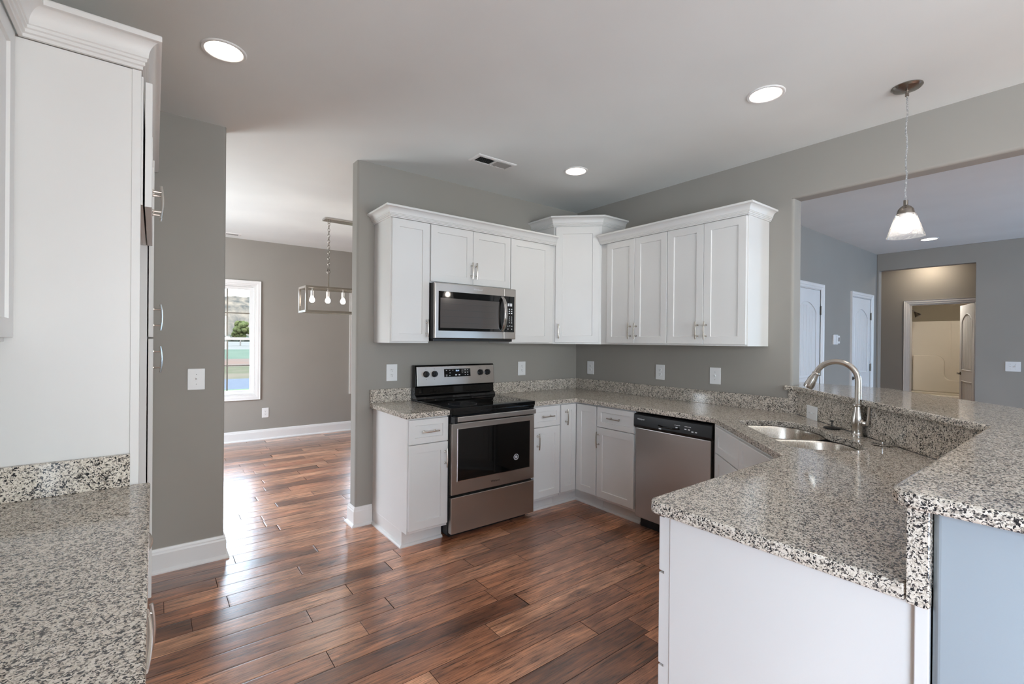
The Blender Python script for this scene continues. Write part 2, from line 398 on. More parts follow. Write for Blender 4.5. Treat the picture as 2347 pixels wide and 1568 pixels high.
CANS = [(-3.266, -0.914), (-0.907, -2.301), (-0.888, -0.855), (4.29, -1.992), (-2.2, -4.6), (1.6, -3.2)]
def ceiling():
    bm = bmesh.new(); es = []
    def loop(pts):
        vs = [bm.verts.new((x, y, H)) for x, y in pts]
        for i in range(len(vs)): es.append(bm.edges.new((vs[i], vs[(i+1) % len(vs)])))
    loop([(-4.9, -7.2), (5.2, -7.2), (5.2, 4.1), (-4.9, 4.1)])
    for x, y in CANS: loop([(x+0.078*math.cos(2*PI*k/32), y+0.078*math.sin(2*PI*k/32)) for k in range(32)])
    bmesh.ops.triangle_fill(bm, use_beauty=True, use_dissolve=False, edges=es)
    for f in bm.faces:
        if f.normal.z > 0: f.normal_flip()
    me = bpy.data.meshes.new('ceiling'); bm.to_mesh(me); bm.free(); me.materials.append(M['ceiling'])
    o = bpy.data.objects.new('ceiling', me); COL.objects.link(o)
    return struct(o, 'smooth off-white painted ceiling over kitchen, dining and living rooms', 'ceiling')
ceiling()

R = 0.018
# wall behind the range, ends rounded at the opening to the dining room
poly = [(0.13, 0), (0.13, 0.12)]+arc(-2.3185+R, 0.12-R, R, 90, 180)+arc(-2.3185+R, R, R, 180, 270)
struct(MB().prism(poly, 0, H).build('wall_range', 'wall'), 'grey-taupe wall behind the range and upper cabinets', 'wall')
poly = [(-4.9, 0), (-4.9, 0.12)]+[(-3.158-R+R*math.sin(math.radians(a)), 0.12-R+R*math.cos(math.radians(a))) for a in (0, 18, 36, 54, 72, 90)]+\
       [(-3.158-R+R*math.cos(math.radians(a)), R-R*math.sin(math.radians(a))) for a in (0, 18, 36, 54, 72, 90)]
struct(MB().prism(poly, 0, H).build('wall_pier', 'wall'), 'grey wall pier with a light switch left of the dining opening', 'wall')
# right wall with the pass-through opening
JY = -2.092; HZ = 2.405
poly = [(0.13, 0.0), (0.0, 0.0)]+[(R-R*math.cos(math.radians(a)), JY+R-R*math.sin(math.radians(a))) for a in (0, 18, 36, 54, 72, 90)]+\
       [(0.13-R+R*math.sin(math.radians(a)), JY+R-R*math.cos(math.radians(a))) for a in (0, 18, 36, 54, 72, 90)]
wr = MB().prism(poly, 0, HZ)
hp = [(0, H), (0, HZ+R)]+[(R-R*math.cos(math.radians(a)), HZ+R-R*math.sin(math.radians(a))) for a in (18, 36, 54, 72, 90)]+[(0.13-R+R*math.sin(math.radians(a)), HZ+R-R*math.cos(math.radians(a))) for a in (0, 18, 36, 54, 72, 90)]+[(0.13, H)]
k = len(hp); ya, yb = -7.2, JY+R
wr.add([(x, ya, z) for x, z in hp]+[(x, yb, z) for x, z in hp], [tuple(range(k)), tuple(range(k, 2*k))[::-1]]+[(i, (i+1) % k, k+(i+1) % k, k+i) for i in range(k)])
wr.box(0, 0.13, yb, 0, HZ, H)
struct(wr.build('wall_right', 'wall'), 'taupe wall behind the right-hand cabinets with a header over the wide opening', 'wall')
# pony wall under the bar
RC = 2.152
poly = [(0.0, -RC), (-1.10, -3.252), (-2.292, -3.252), (-2.303, -3.262), (-2.303, -3.38), (-2.292, -3.39), (-1.06, -3.39), (0.13, -2.20), (0.13, JY-0.002), (0, JY-0.002)]
struct(MB().prism(poly, 0, 1.072).build('wall_bar', 'wall_cool_lit', bevel=0.004), 'low painted half wall holding up the raised bar', 'wall')
# outer walls; openings for windows that are off to the side
def wall_x(name, x0, x1, y, t, holes, label, z1=H, material='wall'):
    """wall along x, front at y, thickness t in +y; holes (x0,x1,z0,z1)"""
    mb = MB(); xs = x0
    for h in sorted(holes):
        mb.box(xs, h[0], y, y+t, 0, z1); mb.box(h[0], h[1], y, y+t, 0, h[2]) if h[2] > 0.001 else None
        mb.box(h[0], h[1], y, y+t, h[3], z1); xs = h[1]
    mb.box(xs, x1, y, y+t, 0, z1); return struct(mb.build(name, material), label, 'wall')
def wall_y(name, y0, y1, x, t, holes, label, z1=H, material='wall'):
    mb = MB(); ys = y0
    for h in sorted(holes):
        mb.box(x, x+t, ys, h[0], 0, z1); mb.box(x, x+t, h[0], h[1], 0, h[2]) if h[2] > 0.001 else None
        mb.box(x, x+t, h[0], h[1], h[3], z1); ys = h[1]
    mb.box(x, x+t, ys, y1, 0, z1); return struct(mb.build(name, material), label, 'wall')
WX = [(-3.055, -2.415), (-1.065, -0.425)]          # glazed openings of the dining windows
WZ = (0.628, 2.118)
wall_x('wall_dining', -4.9, 0.13, 3.75, 0.14, [(a, b, *WZ) for a, b in WX], 'taupe far wall of the dining room with two windows')
wall_y('wall_dining_left', 0.12, 3.75, -4.76, 0.14, [(1.15, 2.85, 0.6, 2.1)], 'taupe side wall of the dining room')
wall_y('wall_dining_right', 0.12, 3.75, 0.0, 0.13, [], 'taupe wall closing the dining room')
wall_y('wall_left', -7.2, 0.0, KX0-0.13, 0.13, [(-6.1, -4.3, 0.05, 2.1)], 'taupe wall behind the cabinets beside the camera')
wall_x('wall_back', KX0-0.13, 5.3, -7.12, 0.14, [(-3.25, -0.95, 0.7, 2.2), (3.35, 4.85, 0.5, 2.2)], 'taupe wall behind the camera')
LY = -1.255; LX = 5.06
wall_x('wall_living', 0.13, LX+0.12, LY, 0.12, [(2.10, 2.90, 0, 2.06), (4.0, 4.79, 0, 2.06)], 'grey-blue living room wall with two white doors')
# end wall with the tall hallway opening
mb = MB(); ol = [(-7.2, 0), (-7.2, H), (LY, H), (LY, 0), (LY-0.028, 0), (LY-0.028, 2.49), (-2.316, 2.49), (-2.316, 0)]; k = len(ol)
mb.add([(LX, y, z) for y, z in ol]+[(LX+0.12, y, z) for y, z in ol], [tuple(range(k)), tuple(range(k, 2*k))[::-1]]+[(i, (i+1) % k, k+(i+1) % k, k+i) for i in range(k)])
struct(mb.build('wall_end', 'wall', bevel=0.006), 'grey living room end wall with a tall hallway opening', 'wall')
HX = 6.13
wall_y('wall_hall', -4.0, 1.5, HX, 0.12, [(-2.175, -1.405, 0, 2.04)], 'brown-grey hallway wall around the bathroom door')
struct(MB().box(5.2, HX+0.12, -4.0, 1.5, H, H+0.04).build('ceiling_hall', 'ceiling'), 'lower ceiling of the hallway', 'ceiling')
struct(MB().box(LX+0.12, HX+0.12, -4.05, -4.0, 0, H).build('wall_hall_near', 'wall'), 'grey wall closing the hallway', 'wall')
struct(MB().box(LX, HX+0.12, 1.5, 1.55, 0, H).build('wall_hall_far', 'wall'), 'grey wall at the far end of the hallway', 'wall')
struct(MB().box(LX, LX+0.12, LY+0.12, 1.5, 0, H).build('wall_hall_side', 'wall'), 'grey side wall of the hallway', 'wall')
# bathroom shell
struct(MB().box(8.38, 8.45, -2.6, -0.9, 0, 2.5).build('wall_bath_back', 'bath'), 'tan bathroom wall above the tub surround', 'wall')
struct(MB().box(HX+0.12, 8.38, -0.94, -0.88, 0, 2.5).build('wall_bath_left', 'bath'), 'tan bathroom side wall with the shower head', 'wall')
struct(MB().box(HX+0.12, 8.38, -2.62, -2.56, 0, 2.5).build('wall_bath_right', 'bath'), 'tan bathroom wall behind the open door', 'wall')
struct(MB().box(HX+0.12, 8.45, -2.62, -0.88, 2.5, 2.54).build('ceiling_bath', 'ceiling'), 'bathroom ceiling', 'ceiling')

# baseboards
BP = [(0, 0), (0.030, 0), (0.030, 0.007), (0.026, 0.014), (0.020, 0.019), (0.014, 0.022), (0.014, 0.112), (0.012, 0.116), (0.0105, 0.121), (0.0105, 0.128), (0.008, 0.133), (0.006, 0.142), (0, 0.144)]
def baseboard(name, path, label): return struct(MB().sweep(path, BP).build(name, 'trim'), label, 'baseboard')
baseboard('baseboard_pier', [(-3.56, 0.0), (-3.158, 0.0), (-3.158, 0.12), (-4.6, 0.12)], 'white baseboard wrapping the wall pier')
baseboard('baseboard_range', [(0.0, 0.12), (-2.3185, 0.12), (-2.3185, 0), (-2.19, 0)], 'white baseboard wrapping the wall end beside the base cabinet')
baseboard('baseboard_dining', [(-4.62, 3.75), (0.0, 3.75)], 'long white baseboard along the far dining room wall')
baseboard('baseboard_living', [(2.99, LY), (3.93, LY)], 'white baseboard between the living room doors')
baseboard('baseboard_end', [(LX, -2.33), (LX, -7.1)], 'white baseboard along the living room end wall')

# ------------------------------------------------------------------ windows
def casing_frame(mb, x0, x1, z0, z1, y, w=0.065, t=0.018):
    """picture-frame casing round an opening, front towards -y"""
    pr = [(0.0, 0.004), (0.004, t*0.6), (w*0.3, t*0.7), (w*0.45, t), (w*0.85, t), (w*0.93, t*1.3), (w, t*1.3), (w, 0)]
    rings = []
    for o, d in pr: rings.append([(x0-o, y-d, z0-o), (x1+o, y-d, z0-o), (x1+o, y-d, z1+o), (x0-o, y-d, z1+o)])
    v = [q for r in rings for q in r]; f = []
    for i in range(len(pr)-1):
        for k in range(4): f.append((i*4+k, i*4+(k+1) % 4, (i+1)*4+(k+1) % 4, (i+1)*4+k))
    mb.add(v, f)
def window(name, x0, x1, z0, z1, y, label):
    t = thing(name, label, 'window', ((x0+x1)/2, y, z0), 0, None, 'structure')
    w = (x1-x0)/2; h = z1-z0
    mb = MB(); casing_frame(mb, -w, w, 0, h, 0); mb.build('window_casing', 'trim', t)
    mb = MB()
    mb.box(-w, -w+0.014, 0.0, 0.13, 0, h); mb.box(w-0.014, w, 0.0, 0.13, 0, h); mb.box(-w+0.014, w-0.014, 0.0, 0.13, h-0.014, h); mb.box(-w+0.014, w-0.014, 0.0, 0.13, 0, 0.014)
    mb.box(-w+0.014, -w+0.022, 0.04, 0.052, 0.014, h-0.014); mb.box(w-0.022, w-0.014, 0.04, 0.052, 0.014, h-0.014)
    mb.build('window_frame', 'trim', t)
    mid = h*0.515
    for nm, a, b, yy in (('lower_sash', 0.014, mid+0.018, 0.052), ('upper_sash', mid-0.018, h-0.014, 0.085)):
        mb = MB(); e = 0.040; ww = w-0.016
        rb = 0.052 if nm == 'lower_sash' else 0.036
        ro = [(-ww, a), (ww, a), (ww, b), (-ww, b)]; ri = [(-ww+e, a+rb), (ww-e, a+rb), (ww-e, b-0.036), (-ww+e, b-0.036)]
        v = [(x, yy, z) for x, z in ro]+[(x, yy, z) for x, z in ri]+[(x, yy+0.028, z) for x, z in ri]+[(x, yy+0.028, z) for x, z in ro]
        f = [(i*4+k, i*4+(k+1) % 4, ((i+1) % 4)*4+(k+1) % 4, ((i+1) % 4)*4+k) for i in range(4) for k in range(4)]
        mb.add(v, f); sash = mb.build(nm, 'trim', t, bevel=0.002)
        mb = MB(); g0 = a+0.04; g1 = b-0.034
        mb.box(-0.008, 0.008, yy+0.010, yy+0.018, g0, g1); mb.box(-ww+e, -0.008, yy+0.010, yy+0.018, (g0+g1)/2-0.008, (g0+g1)/2+0.008); mb.box(0.008, ww-e, yy+0.010, yy+0.018, (g0+g1)/2-0.008, (g0+g1)/2+0.008)
        mb.build('muntin', 'bronze', sash)
        MB().box(-ww+e-0.004, ww-e+0.004, yy+0.012, yy+0.015, g0-0.004, g1+0.004).build('pane', 'pane', sash)
    mb = MB(); mb.box(-0.03, 0.03, 0.058, 0.078, mid+0.018, mid+0.024); mb.tube([(-0.022, 0.066, mid+0.03), (0.026, 0.06, mid+0.033)], 0.005, 8)
    mb.build('sash_lock', 'trim', t)
    return t
window('window_1', WX[0][0], WX[0][1], WZ[0], WZ[1], 3.75, 'white double-hung dining window looking out to the hills')
window('window_2', WX[1][0], WX[1][1], WZ[0], WZ[1], 3.75, 'white dining window mostly hidden behind the kitchen wall')
def plain_window(name, loc, rz, w, h, label, nx=2, nz=2):
    t = thing(name, label, 'window', loc, rz, None, 'structure'); mb = MB(); casing_frame(mb, -w/2, w/2, 0, h, 0); 
    mb.box(-w/2, -w/2+0.05, 0, 0.05, 0, h); mb.box(w/2-0.05, w/2, 0, 0.05, 0, h); mb.box(-w/2, w/2, 0, 0.05, 0, 0.05); mb.box(-w/2, w/2, 0, 0.05, h-0.05, h)
    for i in range(1, nx): mb.box(-w/2+w*i/nx-0.02, -w/2+w*i/nx+0.02, 0.01, 0.04, 0, h)
    for i in range(1, nz): mb.box(-w/2, w/2, 0.015, 0.035, h*i/nz-0.012, h*i/nz+0.012)
    mb.build('window_frame', 'trim', t); return t
plain_window('window_3', (-2.1, -6.98, 0.7), PI, 2.3, 1.5, 'white window in the wall behind the camera', 3, 2)
plain_window('window_4', (4.1, -6.98, 0.5), PI, 1.5, 1.7, 'white window behind the camera in the living room', 3, 2)
plain_window('window_5', (KX0, -5.2, 0.05), PI/2, 1.8, 2.05, 'white glazed patio door frame beside the camera', 2, 1)
plain_window('window_6', (-4.62, 2.0, 0.6), PI/2, 1.7, 1.5, 'white window in the side wall of the dining room', 2, 2)

# ------------------------------------------------------------------ doors
def door_leaf(w, h, parent, name='door_slab'):
    """two-panel plank door with an arched top panel; front towards -y, hinge side at x=w"""
    mb = MB(); t = 0.035; st = 0.105
    yf = 0.0
    mb.box(0, w, yf+0.008, yf+t, 0, h)
    # raised stiles / rails, panels stay sunk
    mb.box(0, st, yf, yf+0.008, 0, h); mb.box(w-st, w, yf, yf+0.008, 0, h)
    mb.box(st, w-st, yf, yf+0.008, 0, 0.20); lockz = 0.90
    mb.box(st, w-st, yf, yf+0.008, lockz-0.09, lockz+0.09)
    # arched head
    n = 14; spring = h-0.27; rise = 0.12; pts = [(st, h), (w-st, h)]
    arcp = []
    for i in range(n+1):
        x = w-st-(w-2*st)*i/n; u = (x-w/2)/(w/2-st); arcp.append((x, spring+rise*(math.cos(u*PI/2)**0.8 if abs(u) < 1 else 0)))
    poly = pts+arcp; v = [(x, yf, z) for x, z in poly]+[(x, yf+0.008, z) for x, z in poly]; k = len(poly)
    mb.add(v, [tuple(range(k)), tuple(range(k, 2*k))[::-1]]+[(i, (i+1) % k, k+(i+1) % k, k+i) for i in range(k)])
    # beads at the panel edge and planks
    mb.tube([(x, yf+0.001, z) for x, z in arcp], 0.006, 6)
    for x in (st, w-st): mb.tube([(x, yf+0.001, lockz+0.09), (x, yf+0.001, spring)], 0.006, 6); mb.tube([(x, yf+0.001, 0.2), (x, yf+0.001, lockz-0.09)], 0.006, 6)
    for z in (lockz+0.09, lockz-0.09, 0.2): mb.tube([(st, yf+0.001, z), (w-st, yf+0.001, z)], 0.006, 6)
    pw = (w-2*st-0.05)/6
    for i in range(6):
        a = st+0.025+i*pw; x = a+pw/2; u = (x-w/2)/(w/2-st); top = spring+rise*math.cos(u*PI/2)**0.8-0.035
        mb.box(a+0.004, a+pw-0.004, yf+0.004, yf+0.009, lockz+0.12, top)
        mb.box(a+0.004, a+pw-0.004, yf+0.004, yf+0.009, 0.23, lockz-0.12)
    return mb.build(name, 'door', parent, bevel=0.002)
def hinge(parent, x, z, y=-0.004):
    mb = MB(); mb.box(x-0.017, x+0.003, y, y+0.006, z-0.05, z+0.05); mb.tube([(x, y-0.006, z-0.052), (x, y-0.006, z+0.056)], 0.007, 8)
    mb.build('hinge', 'bronze', parent)
def door_unit(name, x0, x1, y, label, dx0):
    t = thing(name, label, 'door', (x0, y, 0), 0, None, 'structure'); w = x1-x0; h = 2.045
    # casing left, right, head
    mb = MB(); cw = 0.065
    pr = [(0, 0.004), (0.006, 0.011), (0.028, 0.012), (0.034, 0.018), (0.056, 0.018), (cw, 0.024), (cw, 0.0)]
    rings = [[(0.012-o, -d, 0), (0.012-o, -d, h+0.006+o), (w-0.012+o, -d, h+0.006+o), (w-0.012+o, -d, 0)] for o, d in pr]
    v = [q for r in rings for q in r]; f = []
    for i in range(len(pr)-1):
        for k in range(3): f.append((i*4+k, i*4+k+1, (i+1)*4+k+1, (i+1)*4+k))
    mb.add(v, f); mb.build('door_casing', 'trim', t)
    mb = MB(); mb.box(0, 0.016, 0.0, 0.12, 0, h+0.012); mb.box(w-0.016, w, 0.0, 0.12, 0, h+0.012); mb.box(0.016, w-0.016, 0.0, 0.12, h, h+0.012)
    mb.build('door_jamb', 'trim', t)
    return t
def wall_door(name, x0, x1, label):
    t = door_unit(name, x0, x1, LY, label, 0); w = x1-x0
    e = bpy.data.objects.new('door_leaf', None); COL.objects.link(e); e.parent = t; e.location = (0.018, 0.002, 0.01)
    s = door_leaf(w-0.036, 2.032, e)
    for z in (0.28, 1.05, 1.79): hinge(e, w-0.030, z)
    mb = MB(); mb.m = Matrix.Translation((0.06, 0, 0.92)) @ Matrix.Rotation(PI/2, 4, 'X')
    mb.lathe([(0.026, 0), (0.026, 0.006), (0.011, 0.012), (0.011, 0.035), (0.025, 0.045), (0.027, 0.058), (0.018, 0.068), (0.0, 0.07)], n=18)
    mb.build('door_knob', 'bronze', e)
wall_door('door_1', 2.125, 2.925, 'white arched-panel plank door nearest the kitchen opening')
wall_door('door_2', 4.0, 4.80, 'white arched-panel plank door beside the hallway corner')
# bathroom doorway: wall faces -x
t = thing('door_3', 'white cased bathroom doorway with an open plank door at the end of the hall', 'door', (HX, -1.400, 0), -PI/2, None, 'structure')
w = 0.78; h = 2.04; cw = 0.065
mb = MB(); pr = [(0, 0.004), (0.006, 0.011), (0.028, 0.012), (0.034, 0.018), (0.056, 0.018), (cw, 0.024), (cw, 0.0)]
rings = [[(-o+0.01, -d, 0), (-o+0.01, -d, h+o), (w-0.01+o, -d, h+o), (w-0.01+o, -d, 0)] for o, d in pr]
v = [q for r in rings for q in r]; f = []
for i in range(len(pr)-1):
    for k in range(3): f.append((i*4+k, i*4+k+1, (i+1)*4+k+1, (i+1)*4+k))
mb.add(v, f); mb.build('door_casing', 'trim', t)
mb = MB(); mb.box(0.004, 0.02, 0, 0.12, 0, h); mb.box(w-0.02, w-0.004, 0, 0.12, 0, h); mb.box(0.02, w-0.02, 0, 0.12, h-0.014, h-0.001); mb.build('door_jamb', 'trim', t)
e = bpy.data.objects.new('door_leaf', None); COL.objects.link(e); e.parent = t
dl = 0.73; ang = math.atan2(0.27, 0.70)
# leaf local x runs from latch (0) to hinge (dl); world hinge at (6.21,-2.155), latch at hinge + dl*(cos, sin)
wx, wy = HX+0.10+dl*math.cos(ang), -2.150+dl*math.sin(ang)
lx, ly = (-(wy+1.400), wx-HX)    # world -> local of rz=-90: local = (-(y-y0), x-x0)
e.location = (lx, ly, 0.01)
dirw = Vector((-math.cos(ang), -math.sin(ang)))          # latch -> hinge in world
e.rotation_euler = (0, 0, math.atan2(dirw.x, -dirw.y))
door_leaf(dl, 2.025, e)
mb = MB(); mb.m = Matrix.Translation((0.06, 0, 0.93)) @ Matrix.Rotation(PI/2, 4, 'X')
mb.lathe([(0.026, 0), (0.026, 0.006), (0.011, 0.012), (0.011, 0.035), (0.020, 0.042), (0.0, 0.046)], n=18)
mb.m = Matrix.Identity(4); mb.tube([(0.06, -0.04, 0.93), (0.11, -0.045, 0.93), (0.16, -0.04, 0.925)], 0.009, 8); mb.build('door_lever', 'bronze', e)
mb = MB(); mb.m = Matrix.Translation((0.06, 0.035, 0.93)) @ Matrix.Rotation(-PI/2, 4, 'X')
mb.lathe([(0.026, 0), (0.026, 0.006), (0.011, 0.012), (0.011, 0.04), (0.0, 0.046)], n=18); mb.build('door_lever', 'bronze', e)

# ------------------------------------------------------------------ bathroom things
t = thing('bathtub', 'cream tub and shower surround seen through the bathroom door', 'bathtub', (7.55, -1.75, 0))
mb = MB(); X1 = 0.82
mb.box(0, 0.10, -0.78, 0.79, 0, 0.50); mb.box(0, X1, -0.78, -0.70, 0, 0.50); mb.box(0, X1, 0.71, 0.79, 0, 0.50); mb.box(0.72, X1, -0.78, 0.79, 0, 0.50); mb.box(0, X1, -0.78, 0.79, 0, 0.12)
mb.build('tub', 'cream', t, bevel=0.02, seg=3)
mb = MB(); mb.box(X1-0.03, X1, -0.78, 0.79, 0.5, 1.85); mb.box(0.02, X1, 0.76, 0.79, 0.5, 1.85); mb.box(0.02, X1, -0.78, -0.75, 0.5, 1.85)
mb.build('surround_wall', 'cream', t, bevel=0.012, seg=2)
# moulded ledge on the back wall: an L-shaped outline with rounded corners
pts = [(0.74, 0.52), (-0.72, 0.52), (-0.72, 0.70)]
pts += [(0.09-0.10*math.sin(math.radians(a))*0+(-0.0), 0) for a in ()]
yz = [(0.74, 0.5), (0.74, 1.20), (0.42, 1.20)]
yz += [(0.42-0.14*math.sin(math.radians(a)), 1.20-0.14+0.14*math.cos(math.radians(a))) for a in (18, 36, 54, 72, 90)]
yz += [(0.28, 0.84)]+[(0.28-0.10+0.10*math.cos(math.radians(a)), 0.84-0.10*math.sin(math.radians(a))) for a in (30, 60, 90)]
yz += [(-0.74, 0.74), (-0.74, 0.5)]
k = len(yz); xa, xb = X1-0.10, X1-0.031
mb = MB(); mb.add([(xa, y, z) for y, z in yz]+[(xb, y, z) for y, z in yz], [tuple(range(k)), tuple(range(k, 2*k))[::-1]]+[(i, (i+1) % k, k+(i+1) % k, k+i) for i in range(k)])
mb.build('moulded_shelf', 'cream', t, bevel=0.02, seg=3)
MB().tube([(X1-0.034, 0.20, 0.9), (X1-0.034, 0.20, 1.84)], 0.006, 6).build('panel_seam', 'cream', t)
t = thing('shower_head', 'bronze shower head high on the tan bathroom wall', 'shower head', (7.95, -0.94, 2.05))
mb = MB(); mb.tube([(0, 0, 0), (0, -0.08, 0.02), (0, -0.14, -0.01), (0, -0.17, -0.05)], 0.010, 8); mb.build('shower_arm', 'bronze', t)
mb = MB(); mb.m = Matrix.Translation((0, -0.17, -0.05)) @ Matrix.Rotation(math.radians(-35), 4, 'X') 
mb.lathe([(0.014, 0.02), (0.018, 0.0), (0.05, -0.06), (0.055, -0.075), (0.0, -0.078)], n=20); mb.build('spray_face', 'bronze', t)
t = thing('vanity_light', 'warm bathroom ceiling light beyond the open door', 'ceiling light', (7.0, -1.6, 2.499))
MB().lathe([(0.15, 0), (0.15, -0.02), (0.14, -0.03)], n=24).build('base', 'trim', t); MB().lathe([(0.14, -0.031), (0.10, -0.07), (0.0, -0.085)], n=24).build('diffuser', 'vanity', t)
t = thing('hall_light', 'small hallway ceiling light washing the wall above the bathroom door', 'ceiling light', (5.86, -1.66, H))
MB().lathe([(0.08, 0), (0.08, -0.006), (0.061, -0.008)], n=24, cap=False).build('trim_ring', 'trim', t); MB().lathe([(0.06, -0.0075), (0.0, -0.0076)], n=24).build('diffuser', 'hall', t)

# ------------------------------------------------------------------ outside
def outmat(name, c1, c2, sc, rough=0.9, scale=(1, 1, 1)):
    m = mat(name, c1, rough); P(m).inputs['Specular IOR Level'].default_value = 0.0; n = noise(m, coords(m, scale), sc, 5, 0.65)
    LK(m, ramp(m, n.outputs['Fac'], [(0.35, c1), (0.65, c2)]), P(m).inputs['Base Color']); return m
M['lawn'] = outmat('lawn', (0.05, 0.085, 0.03), (0.06, 0.10, 0.04), 3)
M['asphalt'] = outmat('asphalt', (0.05, 0.052, 0.06), (0.06, 0.062, 0.07), 5)
M['clay'] = outmat('red_clay', (0.07, 0.055, 0.04), (0.04, 0.042, 0.024), 0.25)
M['clay2'] = outmat('red_soil', (0.08, 0.05, 0.038), (0.07, 0.055, 0.045), 0.15)
M['meadow'] = outmat('meadow', (0.045, 0.055, 0.040), (0.055, 0.064, 0.046), 0.12)
M['stubble'] = outmat('stubble_field', (0.09, 0.082, 0.072), (0.075, 0.068, 0.058), 0.05)
M['hill'] = outmat('wooded_hill', (0.036, 0.032, 0.027), (0.098, 0.074, 0.054), 0.13, 0.9, (1, 0.2, 1.0))
M['leaf'] = outmat('yellow_leaves', (0.07, 0.066, 0.026), (0.04, 0.047, 0.018), 0.9)
M['wood_line'] = outmat('tree_line_leaves', (0.02, 0.026, 0.018), (0.045, 0.042, 0.03), 0.2)
GZ = -0.4
bands = [('ground_lawn', 'lawn', 4.2, 15.5, 'green lawn outside the dining window'), ('ground_road', 'asphalt', 15.5, 20.5, 'grey-blue road beyond the lawn'),
         ('ground_verge', 'clay', 20.5, 31, 'patchy brown verge beyond the road'), ('ground_soil', 'clay2', 31, 44, 'strip of red bare soil'),
         ('ground_meadow', 'meadow', 44, 85, 'green meadow strip'), ('ground_field', 'stubble', 85, 420, 'pale stubble field below the hill')]
for nm, mt, a, b, lb in bands:
    struct(MB().box(-60-b, 60+b, a, b, GZ-0.5, GZ).build(nm, mt), lb, 'ground')
def hill():
    bm = bmesh.new(); nx, ny = 90, 26; vs = []
    rnd = random.Random(3); ph = [rnd.uniform(0, 6) for _ in range(8)]
    for j in range(ny+1):
        for i in range(nx+1):
            x = -330+660*i/nx; y = 330+170*j/ny; u = j/ny
            prof = math.sin(min(1, u*1.15)*PI/2)
            hgt = 36+4*math.sin(x/60+ph[0])+2.5*math.sin(x/23+ph[1])
            z = GZ-0.5+prof*hgt+rnd.uniform(-1.2, 1.2)*(0.3+u)+2.2*math.sin(x/17+y/11)*u
            vs.append(bm.verts.new((x+rnd.uniform(-2, 2), y, z)))
    for j in range(ny):
        for i in range(nx):
            a = j*(nx+1)+i; bm.faces.new((vs[a], vs[a+1], vs[a+nx+2], vs[a+nx+1]))
    me = bpy.data.meshes.new('hill_ridge'); bm.to_mesh(me); bm.free(); me.materials.append(M['hill'])
    o = bpy.data.objects.new('hill_ridge', me); COL.objects.link(o); struct(o, 'wooded blue-brown hill on the horizon', 'hill')
hill()
def blob_tree(name, loc, r, h, label, material, cat='tree', group=None):
    t = thing(name, label, cat, loc, 0, group)
    MB().tube([(0, 0, 0), (0.1, 0, h*0.5)], [r*0.08, r*0.05], 8).build('trunk', 'bronze', t)
    bm = bmesh.new(); rnd = random.Random(int(loc[0]*10))
    for i in range(60):
        a = rnd.uniform(0, 2*PI); u = rnd.uniform(-1, 1); rr = r*0.95*math.sqrt(max(0, 1-u*u))*rnd.uniform(0.3, 1); z = h*0.62+u*h*0.30
        mtx = Matrix.Translation((rr*math.cos(a), rr*math.sin(a), z)) @ Matrix.Scale(rnd.uniform(0.14, 0.34), 4)
        bmesh.ops.create_icosphere(bm, subdivisions=3, radius=r, matrix=mtx)
    for vv in bm.verts: vv.co += Vector((rnd.uniform(-1, 1), rnd.uniform(-1, 1), rnd.uniform(-1, 1)))*r*0.05
    me = bpy.data.meshes.new('crown'); bm.to_mesh(me); bm.free(); me.polygons.foreach_set('use_smooth', [True]*len(me.polygons)); me.materials.append(M[material]); o = bpy.data.objects.new('crown', me); COL.objects.link(o); o.parent = t
    return t
blob_tree('yellow_tree', (13.6, 130, GZ-0.05), 2.1, 6.4, 'rounded yellow-green tree standing in front of the hill', 'leaf')
mb = MB()
bm = bmesh.new(); rnd = random.Random(5)
for i in range(90):
    x = -110+i*3.1; bmesh.ops.create_icosphere(bm, subdivisions=2, radius=rnd.uniform(2.0, 3.2), matrix=Matrix.Translation((x, 300+rnd.uniform(-4, 4), GZ+1.0)))
for vv in bm.verts: vv.co += Vector((rnd.uniform(-1, 1), rnd.uniform(-1, 1), rnd.uniform(-1, 1)))*0.4
me = bpy.data.meshes.new('tree_line'); bm.to_mesh(me); bm.free(); me.materials.append(M['wood_line']); o = bpy.data.objects.new('tree_line', me); COL.objects.link(o)
tag(o, 'dark line of distant trees at the far edge of the field', 'tree line', None, 'stuff')

# ------------------------------------------------------------------ cabinets
CROWN = [(0, 0), (0.010, 0), (0.010, 0.007), (0.016, 0.009), (0.016, 0.016), (0.021, 0.018), (0.021, 0.024), (0.025, 0.026)]+[(0.025+0.032*(1-math.cos(math.radians(a))), 0.026+0.036*math.sin(math.radians(a))) for a in (9, 18, 27, 36, 45, 54, 63, 72, 81, 90)]+[(0.060, 0.063), (0.060, 0.074), (0.058, 0.077), (0, 0.078)]
def scaled_crown(k): return [(o, z*k) for o, z in CROWN]
def front(t, kind, x0, x1, z0, z1, yb, pull=None, rail=None, m=None):
    """one door or drawer front with its pull"""
    mb = MB()
    if m is not None: mb.m = m
    r = rail if rail else (0.055 if kind == 'door' else 0.040)
    mb.shaker(x0, x1, z0, z1, yb, rail=r)
    d = mb.build(kind, 'cab', t)
    if pull:
        hb = MB()
        if m is not None: hb.m = m
        big = len(pull) > 4
        hb.pull(pull[1], pull[2], yb-0.019 if not (len(pull) > 3 and pull[3]) else yb-0.011, pull[0] == 'v', *((0.24, 0.085) if big else (0.13, 0.04))); hb.build('handle', 'nickel', d)
    return d
